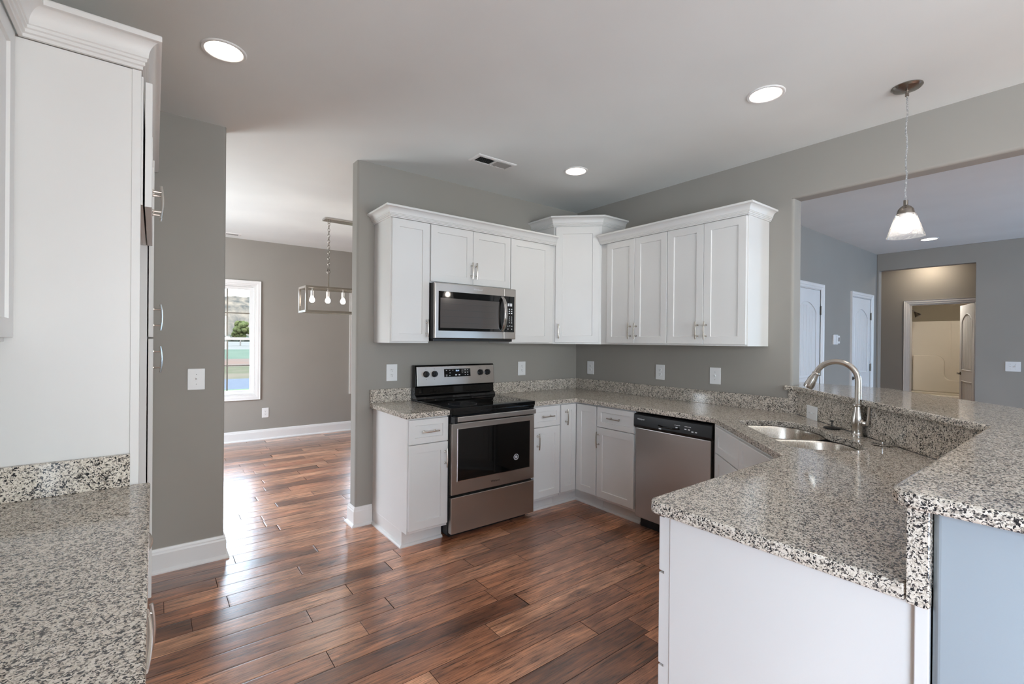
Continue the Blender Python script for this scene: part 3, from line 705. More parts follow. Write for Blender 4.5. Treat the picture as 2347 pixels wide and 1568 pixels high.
def base_cabinet(label, loc, rz, w, fronts, left_end=False, right_end=False, group='base cabinets along the walls', D=0.61, name='base_cabinet', toe=True):
    t = thing(name, label, 'base cabinet', loc, rz, group)
    mb = MB(); mb.box(0, w, -D+0.001, -0.002, 0.105, 0.877); mb.box(0, w, -D+0.075, -0.002, 0, 0.105); mb.build('carcass', 'cab', t, bevel=0.0012, seg=1)
    for f_ in fronts: front(t, f_[0], f_[1], f_[2], f_[3], f_[4], -D, f_[5] if len(f_) > 5 else None)
    if toe:
        mb = MB(); path = []
        if left_end: path.append((0, -0.004))
        path += [(0, -D+0.075), (w, -D+0.075)]
        if right_end: path.append((w, -0.004))
        mb.sweep(path, [(0, 0), (0.019, 0), (0.018, 0.008), (0.012, 0.015), (0.0, 0.019)]); mb.build('shoe_moulding', 'cab', t)
    return t
DZ = (0.703, 0.866); LZ = (0.128, 0.697)
base_cabinet('white base cabinet with one drawer and door, left of the range', (-2.186, 0, 0), 0, 0.302,
    [('drawer', 0.008, 0.298, *DZ, ('h', 0.156, 0.782, True)), ('door', 0.008, 0.298, *LZ, ('v', 0.276, 0.588))], left_end=True)
base_cabinet('narrow white base cabinet with drawer over door, between range and corner', (-1.112, 0, 0), 0, 0.300,
    [('drawer', 0.008, 0.292, *DZ, ('h', 0.15, 0.785, True)), ('door', 0.008, 0.292, *LZ, ('v', 0.043, 0.592))])
# corner lazy susan cabinet
t = thing('corner_base_cabinet', 'white inside-corner base cabinet with two narrow hinged doors', 'base cabinet', (0, 0, 0), 0, 'base cabinets along the walls')
mb = MB(); mb.prism([(-0.81, -0.002), (-0.002, -0.002), (-0.002, -0.858), (-0.609, -0.858), (-0.609, -0.609), (-0.81, -0.609)], 0.105, 0.877)
mb.prism([(-0.81, -0.002), (-0.002, -0.002), (-0.002, -0.858), (-0.535, -0.858), (-0.535, -0.535), (-0.81, -0.535)], 0, 0.105)
mb.build('carcass', 'cab', t)
front(t, 'door', -0.806, -0.632, 0.128, 0.866, -0.61, ('v', -0.755, 0.762), rail=0.05)
mR = Matrix.Rotation(-PI/2, 4, 'Z')
front(t, 'door', 0.632, 0.854, 0.128, 0.866, -0.61, None, rail=0.055, m=mR)
MB().sweep([(-0.81, -0.535), (-0.535, -0.535), (-0.535, -0.858)], [(0, 0), (0.019, 0), (0.018, 0.008), (0.012, 0.015), (0, 0.019)]).build('shoe_moulding', 'cab', t)
base_cabinet('white base cabinet with drawer over wide door, beside the dishwasher', (0, -0.860, 0), -PI/2, 0.380,
    [('drawer', 0.006, 0.376, *DZ, ('h', 0.19, 0.785, True)), ('door', 0.006, 0.376, *LZ, ('v', 0.018+0.01, 0.60))])
# sink cabinet on the diagonal
A = Vector((-0.648+0.022, -1.897)); 
t = thing('sink_base_cabinet', 'white angled base cabinet with false drawers under the sink', 'base cabinet', (-0.652, -1.907, 0), -3*PI/4)
W = 0.905
mb = MB(); mb.box(0, W, 0, 0.02, 0.105, 0.877); mb.box(0, W, 0.075, 0.09, 0, 0.105); mb.box(0, 0.018, 0.02, 0.3, 0.1, 0.8); mb.box(W-0.018, W, 0.02, 0.3, 0.1, 0.8)
mb.build('carcass', 'cab', t)
for a, b in ((0.035, 0.450), (0.455, 0.870)):
    front(t, 'drawer', a, b, *DZ, 0.0, None, rail=0.045)
    front(t, 'door', a, b, *LZ, 0.0, ('v', b-0.03 if a < 0.1 else a+0.03, 0.6), rail=0.055)
MB().sweep([(0, 0.075), (W, 0.075)], [(0, 0), (0.019, 0), (0.012, 0.015), (0, 0.019)]).build('shoe_moulding', 'cab', t)
MB().box(-0.63, -0.05, -1.902, -1.880, 0.0, 0.877).build('filler_panel', 'cab')
fp = bpy.data.objects['filler_panel']; tag(fp, 'narrow white filler strip between dishwasher and sink cabinet', 'filler panel')
# peninsula end cabinets
PY = -2.637
t = thing('peninsula_cabinet', 'white peninsula drawer cabinet with a plain end panel facing the left side', 'base cabinet', (-2.29, PY, 0))
mb = MB(); mb.box(0.004, 0.93, -0.588, 0, 0.105, 0.876); mb.box(0.004, 0.93, -0.588, -0.075, 0, 0.105); mb.build('carcass', 'cab', t)
MB().box(0, 0.004, -0.588, -0.022, 0, 0.876).build('end_panel', 'cab', t)
M180 = Matrix.Rotation(PI, 4, 'Z')
for a, b in ((0.703, 0.866), (0.42, 0.695), (0.128, 0.412)):
    front(t, 'drawer', -0.452, -0.004, a, b, 0.0, ('h', -0.228, (a+b)/2), rail=0.045, m=M180)
front(t, 'door', -0.90, -0.46, 0.128, 0.866, 0.0, ('v', -0.49, 0.6), m=M180)
MB().box(-2.302, -2.285, -3.249, -3.226, 0, 0.876).build('filler_panel', 'cab', bevel=0.002)
tag(bpy.data.objects['filler_panel.001'], 'thin white vertical strip between peninsula end and half wall', 'filler panel')
# left run beside the camera
LXW = KX0
def left_base(label, y, w, fr): base_cabinet(label, (LXW, y, 0), PI/2, w, fr, D=0.603, group='base cabinets beside the camera', toe=True)
left_base('white base cabinet at the far end of the left counter, beside the tall panel', -1.90, 0.395,
    [('drawer', 0.006, 0.389, *DZ, ('h', 0.20, 0.785, True)), ('door', 0.006, 0.389, *LZ, ('v', 0.045, 0.60))])
left_base('white three-drawer base cabinet under the left counter near the camera', -2.62, 0.715,
    [('drawer', 0.006, 0.709, *DZ, ('h', 0.35, 0.785, True, 1)), ('drawer', 0.006, 0.709, 0.42, 0.697, ('h', 0.35, 0.56, True, 1)), ('drawer', 0.006, 0.709, 0.128, 0.412, ('h', 0.35, 0.27, True, 1))])
left_base('wide white base cabinet under the left counter, closest to the camera', -3.54, 0.915,
    [('drawer', 0.006, 0.909, *DZ, ('h', 0.45, 0.785, True)), ('door', 0.006, 0.455, *LZ, ('v', 0.42, 0.6)), ('door', 0.46, 0.909, *LZ, ('v', 0.49, 0.6))])

def wall_cabinet(label, loc, rz, w, z0, z1, doors, group='white upper cabinets', D=0.305, name='wall_cabinet', filler=None):
    t = thing(name, label, 'wall cabinet', loc, rz, group)
    mb = MB(); mb.box(0, w, -D, -0.002, z0, z1); mb.build('carcass', 'cab', t, bevel=0.0012, seg=1)
    if D > 0.6: MB().box(0, w, -0.619, -D, z0, 2.275).build('face_frame', 'cab', t)
    for d in doors: front(t, 'door', d[0], d[1], z0+0.012 if d[2] is None else d[2], z1-0.010 if d[3] is None else d[3], (-D-0.0005 if D < 0.6 else -0.6245), d[4] if len(d) > 4 else None)
    return t
UZ0, UZ1 = 1.376, 2.280
wall_cabinet('white upper cabinet left of the microwave', (-2.186, 0, 0), 0, 0.306, UZ0, UZ1, [(0.008, 0.301, None, None, ('v', 0.279, 1.488))])
wall_cabinet('short white two-door upper cabinet above the microwave', (-1.879, 0, 0), 0, 0.761, 1.832, UZ1, [(0.006, 0.379, 1.842, None, ('v', 0.362, 1.951)), (0.382, 0.755, 1.842, None, ('v', 0.401, 1.951))])
wall_cabinet('white upper cabinet right of the microwave', (-1.117, 0, 0), 0, 0.505, UZ0, UZ1, [(0.001, 0.442, None, None)])
wall_cabinet('white two-door upper cabinet right of the taller corner cabinet', (0, -0.612, 0), -PI/2, 0.694, UZ0, UZ1, [(0.080, 0.379, None, None, ('v', 0.342, 1.490)), (0.382, 0.692, None, None, ('v', 0.402, 1.490))])
wall_cabinet('white two-door upper cabinet at the far end by the opening', (0, -1.307, 0), -PI/2, 0.623, UZ0, UZ1, [(0.002, 0.303, None, None, ('v', 0.262, 1.487)), (0.306, 0.615, None, None, ('v', 0.328, 1.487))])
# corner diagonal cabinet
t = thing('corner_wall_cabinet', 'tall white diagonal corner upper cabinet with its own crown', 'wall cabinet', (0, 0, 0), 0, 'white upper cabinets')
mb = MB(); mb.prism([(-0.002, -0.002), (-0.611, -0.002), (-0.611, -0.305), (-0.305, -0.611), (-0.002, -0.611)], UZ0-0.001, 2.452); mb.build('carcass', 'cab', t)
mD = Matrix.Translation((-0.458, -0.458, 0)) @ Matrix.Rotation(-PI/4, 4, 'Z')
front(t, 'door', -0.198, 0.198, 1.389, 2.440, -0.0005, ('v', -0.166, 1.490), rail=0.062, m=mD)
MB().sweep([(-0.611, -0.002), (-0.611, -0.305), (-0.305, -0.611), (-0.002, -0.611)], scaled_crown(1.12), 2.448).build('crown_moulding', 'cab', t)
def crown(name, path, z, k, label): return tag(MB().sweep(path, scaled_crown(k), z).build(name, 'cab'), label, 'crown moulding', 'crown mouldings on the upper cabinets')
crown('crown_moulding', [(-2.186, -0.002), (-2.186, -0.3235), (-0.615, -0.3235)], 2.272, 1.0, 'white crown moulding over the cabinets around the microwave')
crown('crown_moulding', [(-0.3235, -0.62), (-0.3235, -1.930), (-0.002, -1.930)], 2.272, 1.0, 'white crown moulding over the four-door run by the opening')
crown('crown_moulding', [(-3.840, -3.9), (-3.840, -1.492), (-3.5625, -1.492), (-3.5625, -0.03)], 2.283, 1.36, 'white crown moulding over the tall panel and cabinets beside the camera')

# left side uppers, refrigerator surround, pantry
t = thing('refrigerator_panel', 'tall plain white end panel rising from the left counter', 'end panel', (KX0, -1.49, 0))
MB().box(0.002, 0.592, 0, 0.02, 0, 2.282).build('panel', 'cab', t, bevel=0.001, seg=1)
mb = MB(); mb.box(0.590, 0.614, -0.0035, 0.022, 0, 2.282); mb.build('edge_stile', 'cab', t, bevel=0.0015)
wall_cabinet('white upper cabinet over the left counter beside the tall panel', (KX0, -2.45, 0), PI/2, 0.957, 1.383, 2.30, [(0.004, 0.475, None, None, ('v', 0.44, 1.5)), (0.480, 0.952, None, None, ('v', 0.51, 1.5))], group='upper cabinets beside the camera')
wall_cabinet('white upper cabinet over the left counter next to the camera', (KX0, -3.40, 0), PI/2, 0.945, 1.383, 2.30, [(0.004, 0.470, None, None, ('v', 0.44, 1.5)), (0.475, 0.941, None, None, ('v', 0.51, 1.5))], group='upper cabinets beside the camera')
wall_cabinet('deep white cabinet over the empty refrigerator space', (KX0, -1.466, 0), PI/2, 0.858, 1.845, 2.30, [(0.004, 0.426, 1.842, 2.262, ('v', 0.395, 1.955)), (0.430, 0.854, 1.842, 2.262, ('v', 0.462, 1.955))], group='upper cabinets beside the camera', D=0.606)
t = thing('pantry_cabinet', 'tall white pantry cabinet against the wall pier', 'pantry cabinet', (KX0, -0.605, 0), PI/2)
mb = MB(); mb.box(0, 0.603, -0.606, -0.002, 0.105, 2.30); mb.box(0, 0.603, -0.625, -0.606, 0.105, 2.275); mb.box(0, 0.603, -0.537, -0.002, 0, 0.105); mb.build('carcass', 'cab', t)
for a, b, hz in ((1.402, 2.262, 1.50), (0.128, 1.392, 1.29)):
    front(t, 'door', 0.004, 0.299, a, b, -0.6305, None); front(t, 'door', 0.303, 0.599, a, b, -0.6305, None)
    d = t.children[-2]; hb = MB(); hb.pull(0.06, hz, -0.6495, True); hb.build('handle', 'nickel', d)

# ------------------------------------------------------------------ countertops
GT, GB = 0.914, 0.8785
def rounded(poly, rs, n=5):
    """round the corners of a polygon; rs dict index -> radius"""
    out = []; k = len(poly)
    for i, p in enumerate(poly):
        r = rs.get(i, 0)
        if not r: out.append(p); continue
        p = Vector(p); a = Vector(poly[i-1]); b = Vector(poly[(i+1) % k]); u = (a-p).normalized(); v = (b-p).normalized()
        ang = u.angle(v); d = r/math.tan(ang/2); c = p+(u+v).normalized()*(r/math.sin(ang/2))
        s0 = p+u*d; s1 = p+v*d; a0 = math.atan2(s0.y-c.y, s0.x-c.x); a1 = math.atan2(s1.y-c.y, s1.x-c.x)
        da = (a1-a0+PI) % (2*PI)-PI
        for j in range(n+1):
            aa = a0+da*j/n; out.append((c.x+r*math.cos(aa), c.y+r*math.sin(aa)))
    return out
def slab_with_hole(name, outer, hole, z0, z1, material, parent, bevel=0.006):
    bm = bmesh.new(); es = []
    for pts in ([outer, hole] if hole else [outer]):
        vs = [bm.verts.new((x, y, z1)) for x, y in pts]
        for i in range(len(vs)): es.append(bm.edges.new((vs[i], vs[(i+1) % len(vs)])))
    bmesh.ops.triangle_fill(bm, use_beauty=True, use_dissolve=False, edges=es)
    bmesh.ops.recalc_face_normals(bm, faces=bm.faces)
    for f_ in bm.faces:
        if f_.normal.z < 0: f_.normal_flip()
    bmesh.ops.dissolve_limit(bm, angle_limit=0.001, verts=bm.verts, edges=bm.edges, use_dissolve_boundaries=False)
    r = bmesh.ops.extrude_face_region(bm, geom=bm.faces[:])
    for g in r['geom']:
        if isinstance(g, bmesh.types.BMVert): g.co.z = z0
    bmesh.ops.recalc_face_normals(bm, faces=bm.faces)
    me = bpy.data.meshes.new(name); bm.to_mesh(me); bm.free(); me.materials.append(M[material])
    o = bpy.data.objects.new(name, me); COL.objects.link(o); o.parent = parent
    b = o.modifiers.new('soft', 'BEVEL'); b.width = bevel; b.segments = 3; b.limit_method = 'ANGLE'; b.angle_limit = math.radians(50)
    return o
# diagonal frame: t along (-1,-1)/sqrt2, m along (1,-1)/sqrt2
def D2(tt, mm): q = math.sqrt(0.5); return ((-tt+mm)*q, (-tt-mm)*q)
def bowl_outline(t0, t1, m0, m1, off=0.0, k=40):
    """one undermount bowl: straighter front, bowed back (towards +m)"""
    pts = [];
    c0, c1 = (t0+t1)/2, (m0+m1)/2; a, b = (t1-t0)/2-off, (m1-m0)/2-off
    for i in range(k):
        th = 2*PI*i/k; ct, st = math.cos(th), math.sin(th); e = 0.34 if st < 0 else 0.62
        pts.append((c0+a*math.copysign(abs(ct)**e, ct), c1+b*math.copysign(abs(st)**e, st)))
    return pts
T0, T1, M0, M1 = 1.835, 2.645, 0.985, 1.362
def cut_outline():
    """outer outline of both bowls: two bowed lobes"""
    pts = []; tm = (T0+T1)/2
    # back side (high m), from T1 to T0, two lobes
    def lobe(a, b, n=10):
        r = []
        for i in range(n+1):
            u = i/n; tt = a+(b-a)*u; r.append((tt, M1-0.030*(1-math.sin(u*PI)**1.3)))
        return r
    r = 0.09
    pts += [(T1-0.0, M0+r)]+[(T1, M1-0.13)]+[(T1-0.02, M1-0.085)]
    pts += [(T1-0.045, M1-0.042)]+[(tt, mm) for tt, mm in lobe(T1-0.09, tm+0.02)][1:-1]
    pts += [(tm, M1-0.030)]
    pts += [(tt, mm) for tt, mm in lobe(tm-0.02, T0+0.09)][1:-1]+[(T0+0.045, M1-0.042), (T0+0.02, M1-0.085), (T0, M1-0.13)]
    pts += [(T0+r-r*math.cos(math.radians(a)), M0+r-r*math.sin(math.radians(a))) for a in (0, 22, 45, 67, 90)]
    pts += [(T1-r+r*math.sin(math.radians(a)), M0+r-r*math.cos(math.radians(a))) for a in (0, 22, 45, 67)]
    return pts
t = thing('countertop', 'speckled grey granite countertop running round the corner to the sink peninsula', 'countertop', (0, 0, 0))
outer = [(-1.114, -0.003), (-0.003, -0.003), (-0.003, -2.112), (-1.103, -3.213), (-2.312, -3.213), (-2.312, -2.590), (-1.355, -2.590), (-0.648, -1.885), (-0.648, -0.648), (-1.114, -0.648)]
outer = rounded(outer, {5: 0.035, 6: 0.03, 7: 0.02, 8: 0.015})
slab_with_hole('slab', outer, [D2(*q) for q in cut_outline()], GB, GT, 'granite', t, 0.007)
MB().box(-1.114, -0.003, -0.022, -0.002, GT, 1.017).build('backsplash', 'granite', t, bevel=0.002)
MB().box(-0.022, -0.002, -2.075, -0.022, GT, 1.017).build('backsplash', 'granite', t, bevel=0.002)
t = thing('countertop', 'small speckled granite countertop left of the range', 'countertop', (-2.2, 0, 0))
MB().box(-0.014, 0.318, -0.648, -0.003, GB, GT).build('slab', 'granite', t, bevel=0.007, seg=3)
MB().box(-0.014, 0.318, -0.022, -0.002, GT, 1.017).build('backsplash', 'granite', t, bevel=0.002)
t = thing('countertop', 'speckled granite countertop in the left foreground against the tall panel', 'countertop', (KX0, -1.5, 0))
MB().box(0.002, 0.645, -2.1, 0.006, GB, GT).build('slab', 'granite', t, bevel=0.007, seg=3)
MB().box(0.002, 0.592, -0.012, 0.008, GT, 1.017).build('backsplash', 'granite', t, bevel=0.002)
MB().box(0.002, 0.022, -2.1, -0.012, GT, 1.017).build('backsplash', 'granite', t, bevel=0.002)
# raised bar
t = thing('raised_bar', 'raised speckled granite bar top with tall granite splash behind the sink', 'bar counter', (0, 0, 0))
BZ0, BZ1 = 1.073, 1.106
poly = [(-0.030, -2.048), (-0.002, -2.048), (-0.002, -2.0935), (0.132, -2.0935), (0.132, -2.0), (0.38, -2.0), (0.38, -2.52), (-0.86, -3.76), (-2.335, -3.76), (-2.335, -3.188), (-1.106, -3.188), (-0.030, -2.112)]
slab_with_hole('bar_top', rounded(poly, {5: 0.03, 8: 0.04, 9: 0.04}), None, BZ0, BZ1, 'granite', t, 0.008)
q0 = 2.112; q1 = 2.150
mb = MB(); mb.prism([(-0.021, -(q0+0.021)), (-1.103, -(q0+1.103)+0.0), (-1.103+0.0, -3.215), (-2.316, -3.215), (-2.316, -3.251), (-1.099, -3.251), (-0.002, -2.154), (-0.002, -2.133)], GT+0.0005, BZ0)
mb.prism([(-2.316, -3.215), (-2.316, -3.251), (-2.293, -3.251), (-2.293, -3.215)], GB, GT+0.001)
mb.build('riser', 'granite', t, bevel=0.002)
MB().box(-0.022, -0.002, -2.132, -2.076, GT, BZ0).build('end_splash', 'granite', t, bevel=0.002)

# ------------------------------------------------------------------ sink
t = thing('kitchen_sink', 'undermount stainless double-bowl sink set diagonally in the granite', 'sink', (0, 0, 0))
def bowl(t0, t1):
    mb = MB(); k = 40; rings = []
    for off, z in ((-0.012, 0.8775), (0.0, 0.8775), (0.004, 0.868), (0.014, 0.76), (0.030, 0.70), (0.07, 0.686), (0.13, 0.684)):
        rings.append([(*D2(*q), z) for q in bowl_outline(t0, t1, M0+0.002, M1-0.002, off, k)])
    v = [q for r in rings for q in r]; f = []
    for i in range(len(rings)-1):
        for j in range(k): f.append((i*k+j, i*k+(j+1) % k, (i+1)*k+(j+1) % k, (i+1)*k+j))
    f.append(tuple((len(rings)-1)*k+j for j in range(k))); mb.add(v, f, True)
    cx, cy = D2((t0+t1)/2, (M0+M1)/2)
    b = mb.build('bowl', 'sink', t)
    MB().lathe([(0.055, 0.687), (0.05, 0.690), (0.035, 0.686), (0.0, 0.686)], cx, cy).build('drain', 'chrome', b)
bowl(T0-0.004, (T0+T1)/2-0.012); bowl((T0+T1)/2+0.012, T1+0.004)

# faucet: centre on the deck strip between bowl and splash
fc = D2(0, 0)
FX, FY = -0.5645, -2.6345
q = math.sqrt(0.5)
t = thing('faucet', 'brushed nickel gooseneck pull-down kitchen faucet behind the sink', 'faucet', (FX, FY, GT))
mb = MB(); mb.lathe([(0.029, 0), (0.029, 0.005), (0.026, 0.010), (0.024, 0.02), (0.0245, 0.035), (0.030, 0.06), (0.031, 0.085), (0.026, 0.11), (0.0205, 0.135), (0.018, 0.152), (0.021, 0.155), (0.027, 0.158), (0.027, 0.164), (0.021, 0.167), (0.016, 0.169)]); mb.build('body', 'nickel', t)
# spout arcs over the bowl: direction seen in the photo runs along the far-left
SD = Vector((0.47, 0.62, 0)).normalized(); SD = Vector((-0.10, 0.99, 0)).normalized()
pts = [Vector((0, 0, 0.165)), Vector((0, 0, 0.225)), Vector((0, 0, 0.29))]; RR = 0.098
for i in range(1, 15):
    a = math.radians(i*160/14); pts.append(Vector((0, 0, 0.29))+SD*(RR*(1-math.cos(a)))+Vector((0, 0, RR*math.sin(a))))
MB().tube(pts, 0.0148, 16).build('spout', 'nickel', t)
d = (pts[-1]-pts[-2]).normalized(); p0 = pts[-1]
mb = MB(); hp = [p0+d*s for s in (-0.002, 0.004, 0.008, 0.02, 0.045, 0.075, 0.088, 0.096)]
mb.tube(hp, [0.0155, 0.019, 0.0175, 0.0175, 0.022, 0.0255, 0.0255, 0.023], 20)
head = mb.build('spray_head', 'nickel', t)
mb = MB()
n_ = SD.cross(Vector((0, 0, 1)))
mb.tube([p0+d*0.025+(-SD*0+Vector((0, 0, 0)))+d.cross(n_)*-0.016, p0+d*0.05+d.cross(n_)*-0.021], 0.004, 8); mb.build('spray_button', 'black', head)
mb = MB(); sd = Vector((0.35, -0.94, 0)).normalized(); sd = Vector((-0.42, -0.90, 0)).normalized()
mb.tube([Vector((0, 0, 0.075))+sd*0.015, Vector((0, 0, 0.072))+sd*0.036], 0.0195, 16); mb.tube([Vector((0, 0, 0.072))+sd*0.036, Vector((0, 0, 0.071))+sd*0.052], [0.015, 0.013], 16)
piv = mb.build('lever_hub', 'nickel', t)
mb = MB(); a0 = Vector((0, 0, 0.071))+sd*0.052
mb.tube([a0+Vector((0, 0, -0.008)), a0+sd*0.006+Vector((0, 0, 0.03)), a0+sd*0.008+Vector((0, 0, 0.075)), a0+sd*0.012+Vector((0, 0, 0.105))], [0.009, 0.0062, 0.0065, 0.008], 12, flat=0.75); mb.build('lever', 'nickel', piv)
def strainer(x, y, label, mt):
    t = thing('sink_strainer', label, 'sink strainer', (x, y, GT+0.0005), 0)
    MB().lathe([(0.022, 0), (0.042, 0.002), (0.043, 0.006), (0.030, 0.011), (0.010, 0.013), (0.0, 0.013)], n=32).build('rim', mt, t)
    mb = MB(); mb.tube([(0, 0, 0.012), (0, 0, 0.042)], 0.0028, 8); mb.lathe([(0.0, 0.040), (0.009, 0.041), (0.010, 0.046), (0.0, 0.048)], n=16); mb.build('knob', mt, t)
    mb = MB()
    for i in range(12):
        a = 2*PI*i/12; cx, cy = 0.034*math.cos(a), 0.034*math.sin(a); mb.box(cx-0.002, cx+0.002, cy-0.002, cy+0.002, 0.0095, 0.0103)
    mb.build('drain_holes', 'slot', t)
strainer(-0.745, -2.785, 'chrome sink strainer lying on the granite right of the faucet', 'chrome')
strainer(-0.448, -2.478, 'black sink strainer lying on the granite left of the faucet', 'black')

# ------------------------------------------------------------------ range
RX0, RX1 = -1.878, -1.118
t = thing('range', 'freestanding stainless electric range with black glass cooktop', 'range', ((RX0+RX1)/2, 0, 0))
w2 = (RX1-RX0)/2
mb = MB(); mb.box(-w2, w2, -0.612, -0.03, 0.03, 0.90); mb.box(-w2+0.03, w2-0.03, -0.58, -0.05, 0, 0.03); mb.build('body', 'dark', t, bevel=0.002)
mb = MB(); mb.box(-w2-0.002, w2+0.002, -0.655, -0.09, 0.893, 0.925); mb.box(-w2+0.004, w2-0.004, -0.650, -0.61, 0.872, 0.895); mb.build('cooktop', 'bglass', t, bevel=0.004, seg=3)
for cx, cy, r in ((-0.19, -0.49, 0.105), (0.19, -0.49, 0.09), (-0.19, -0.22, 0.075), (0.19, -0.22, 0.105)):
    MB().lathe([(r, 0.9252), (r+0.0015, 0.9252)], cx, cy, 40, cap=False).build('burner_ring', 'grille', t)
mb = MB(); dx = w2-0.005; mb.box(-dx, dx, -0.655, -0.613, 0.316, 0.815); door = mb.build('oven_door', 'steel_h', t, bevel=0.004, seg=3)
wx0, wx1, wz0, wz1 = -0.325, 0.325, 0.412, 0.775
MB().box(wx0, wx1, -0.6575, -0.655, wz0, wz1).build('oven_window', 'bglass', door, bevel=0.001)
mb = MB(); e = 0.004
for a in ((wx0-e, wx1+e, wz0-e, wz0), (wx0-e, wx1+e, wz1, wz1+e), (wx0-e, wx0, wz0, wz1), (wx1, wx1+e, wz0, wz1)): mb.box(a[0], a[1], -0.6585, -0.654, a[2], a[3])
mb.build('window_bezel', 'chrome', door)
mb = MB(); mb.box(-dx+0.020, dx-0.020, -0.700, -0.684, 0.832, 0.868); mb.build('oven_handle', 'steel_h', door, bevel=0.004, seg=3)
mb = MB(); mb.box(-dx-0.004, -dx+0.019, -0.698, -0.650, 0.822, 0.868); mb.box(dx-0.05, dx-0.022, -0.684, -0.640, 0.835, 0.865); mb.box(-dx, dx, -0.64, -0.612, 0.816, 0.872); mb.build('handle_bracket', 'black', door, bevel=0.002)
mb = MB(); mb.box(-dx, dx, -0.655, -0.613, 0.044, 0.298); mb.build('storage_drawer', 'steel_h', t, bevel=0.004, seg=3)
text('logo', 'Whirlpool', 0.019, door, (0.0, -0.6555, 0.360), FRONT, 'black')
mb = MB(); cx, cz = 0.192, 0.508
def ringmesh(mb, cx, cz, r0, r1, y, n=28):
    v = [(cx+r*math.cos(2*PI*k/n), y, cz+r*math.sin(2*PI*k/n)) for r in (r0, r1) for k in range(n)]
    mb.add(v, [(k, (k+1) % n, n+(k+1) % n, n+k) for k in range(n)])
ringmesh(mb, cx, cz, 0.0205, 0.0235, -0.6579); ringmesh(mb, cx, cz, 0.0165, 0.0175, -0.6579)
for a, b, c, d_ in ((-0.009, 0.008, 0.004, 0.010), (-0.012, -0.001, -0.002, 0.002), (0.001, 0.012, -0.003, 0.002), (-0.006, 0.002, -0.010, -0.005), (0.004, 0.009, -0.011, -0.006)): mb.box(cx+a, cx+b, -0.6579, -0.6576, cz+c, cz+d_)
mb.build('round_sticker', 'label', door)
# backguard
mb = MB(); prof = [(-0.03, 0.925), (-0.115, 0.925), (-0.108, 0.945), (-0.085, 0.960), (-0.082, 1.02), (-0.098, 1.028), (-0.080, 1.186), (-0.072, 1.197), (-0.03, 1.197)]
k = len(prof); 
def extr(mb, prof, xa, xb):
    k = len(prof); mb.add([(xa, y, z) for y, z in prof]+[(xb, y, z) for y, z in prof], [tuple(range(k)), tuple(range(k, 2*k))[::-1]]+[(i, (i+1) % k, k+(i+1) % k, k+i) for i in range(k)])
extr(mb, prof, -w2, w2); bg = mb.build('backguard', 'bglass', t, bevel=0.003)
mb = MB(); fr = [(-0.083, 1.030), (-0.1005, 1.030), (-0.0835, 1.184), (-0.070, 1.192)]
extr(mb, fr, -w2+0.012, w2-0.004); mb.build('control_panel', 'steel_h', bg, bevel=0.002)
SL = math.atan2(0.017, 0.154)      # panel leans back
def on_panel(x, z, out=0.0): return (x, -0.1005+(z-1.03)*math.tan(SL)-out, z)
mb = MB(); mb.m = Matrix.Translation(on_panel(0.004, 1.128, 0.0)) @ Matrix.Rotation(-SL, 4, 'X'); mb.box(-0.127, 0.127, -0.0012, 0.002, -0.033, 0.033); disp = mb.build('display', 'bglass', bg)
mb = MB(); mb.m = Matrix.Translation(on_panel(0.004, 1.128, 0.0014)) @ Matrix.Rotation(-SL, 4, 'X')
for x, z, a, b in ((-0.105, 0.022, 0.010, 0.003), (-0.075, 0.022, 0.010, 0.003), (-0.045, 0.022, 0.010, 0.002), (-0.072, 0.0, 0.008, 0.006), (-0.105, -0.012, 0.016, 0.0012), (-0.105, -0.023, 0.014, 0.004), (-0.075, -0.022, 0.010, 0.004),
                   (-0.015, -0.018, 0.016, 0.010), (0.017, -0.018, 0.016, 0.010), (0.045, 0.012, 0.018, 0.0016), (0.045, 0.021, 0.004, 0.003), (0.045, 0.0, 0.005, 0.003), (0.075, 0.022, 0.010, 0.005), (0.100, 0.022, 0.008, 0.004),
                   (0.075, 0.001, 0.009, 0.006), (0.100, 0.001, 0.009, 0.006), (0.075, -0.019, 0.009, 0.005), (0.100, -0.019, 0.009, 0.006)): mb.box(x-a/2, x+a/2, -0.0002, 0.0003, z-b/2, z+b/2)
mb.build('keypad', 'label', disp)
text('clock_digits', '12:11', 0.016, disp, on_panel(0.004, 1.145, 0.0016), (PI/2-SL, 0, 0), 'digits', 0.0002)
for x in (-0.288, -0.212, 0.230, 0.304):
    mb = MB(); mb.m = Matrix.Translation(on_panel(x, 1.124)) @ Matrix.Rotation(PI/2-SL, 4, 'X')
    mb.lathe([(0.026, 0), (0.026, 0.004), (0.022, 0.007), (0.020, 0.024), (0.018, 0.027), (0, 0.027)], n=28)
    mb.box(-0.005, 0.005, -0.021, 0.021, 0.026, 0.034)
    mb.build('knob', 'black', bg)
    for z in (0.042, -0.042):
        mb = MB(); mb.m = Matrix.Translation(on_panel(x, 1.124, 0.0004)) @ Matrix.Rotation(-SL, 4, 'X')
        mb.box(-0.002, 0.002, -0.0002, 0.0003, z-0.002, z+0.002); mb.build('dial_mark', 'slot', bg)

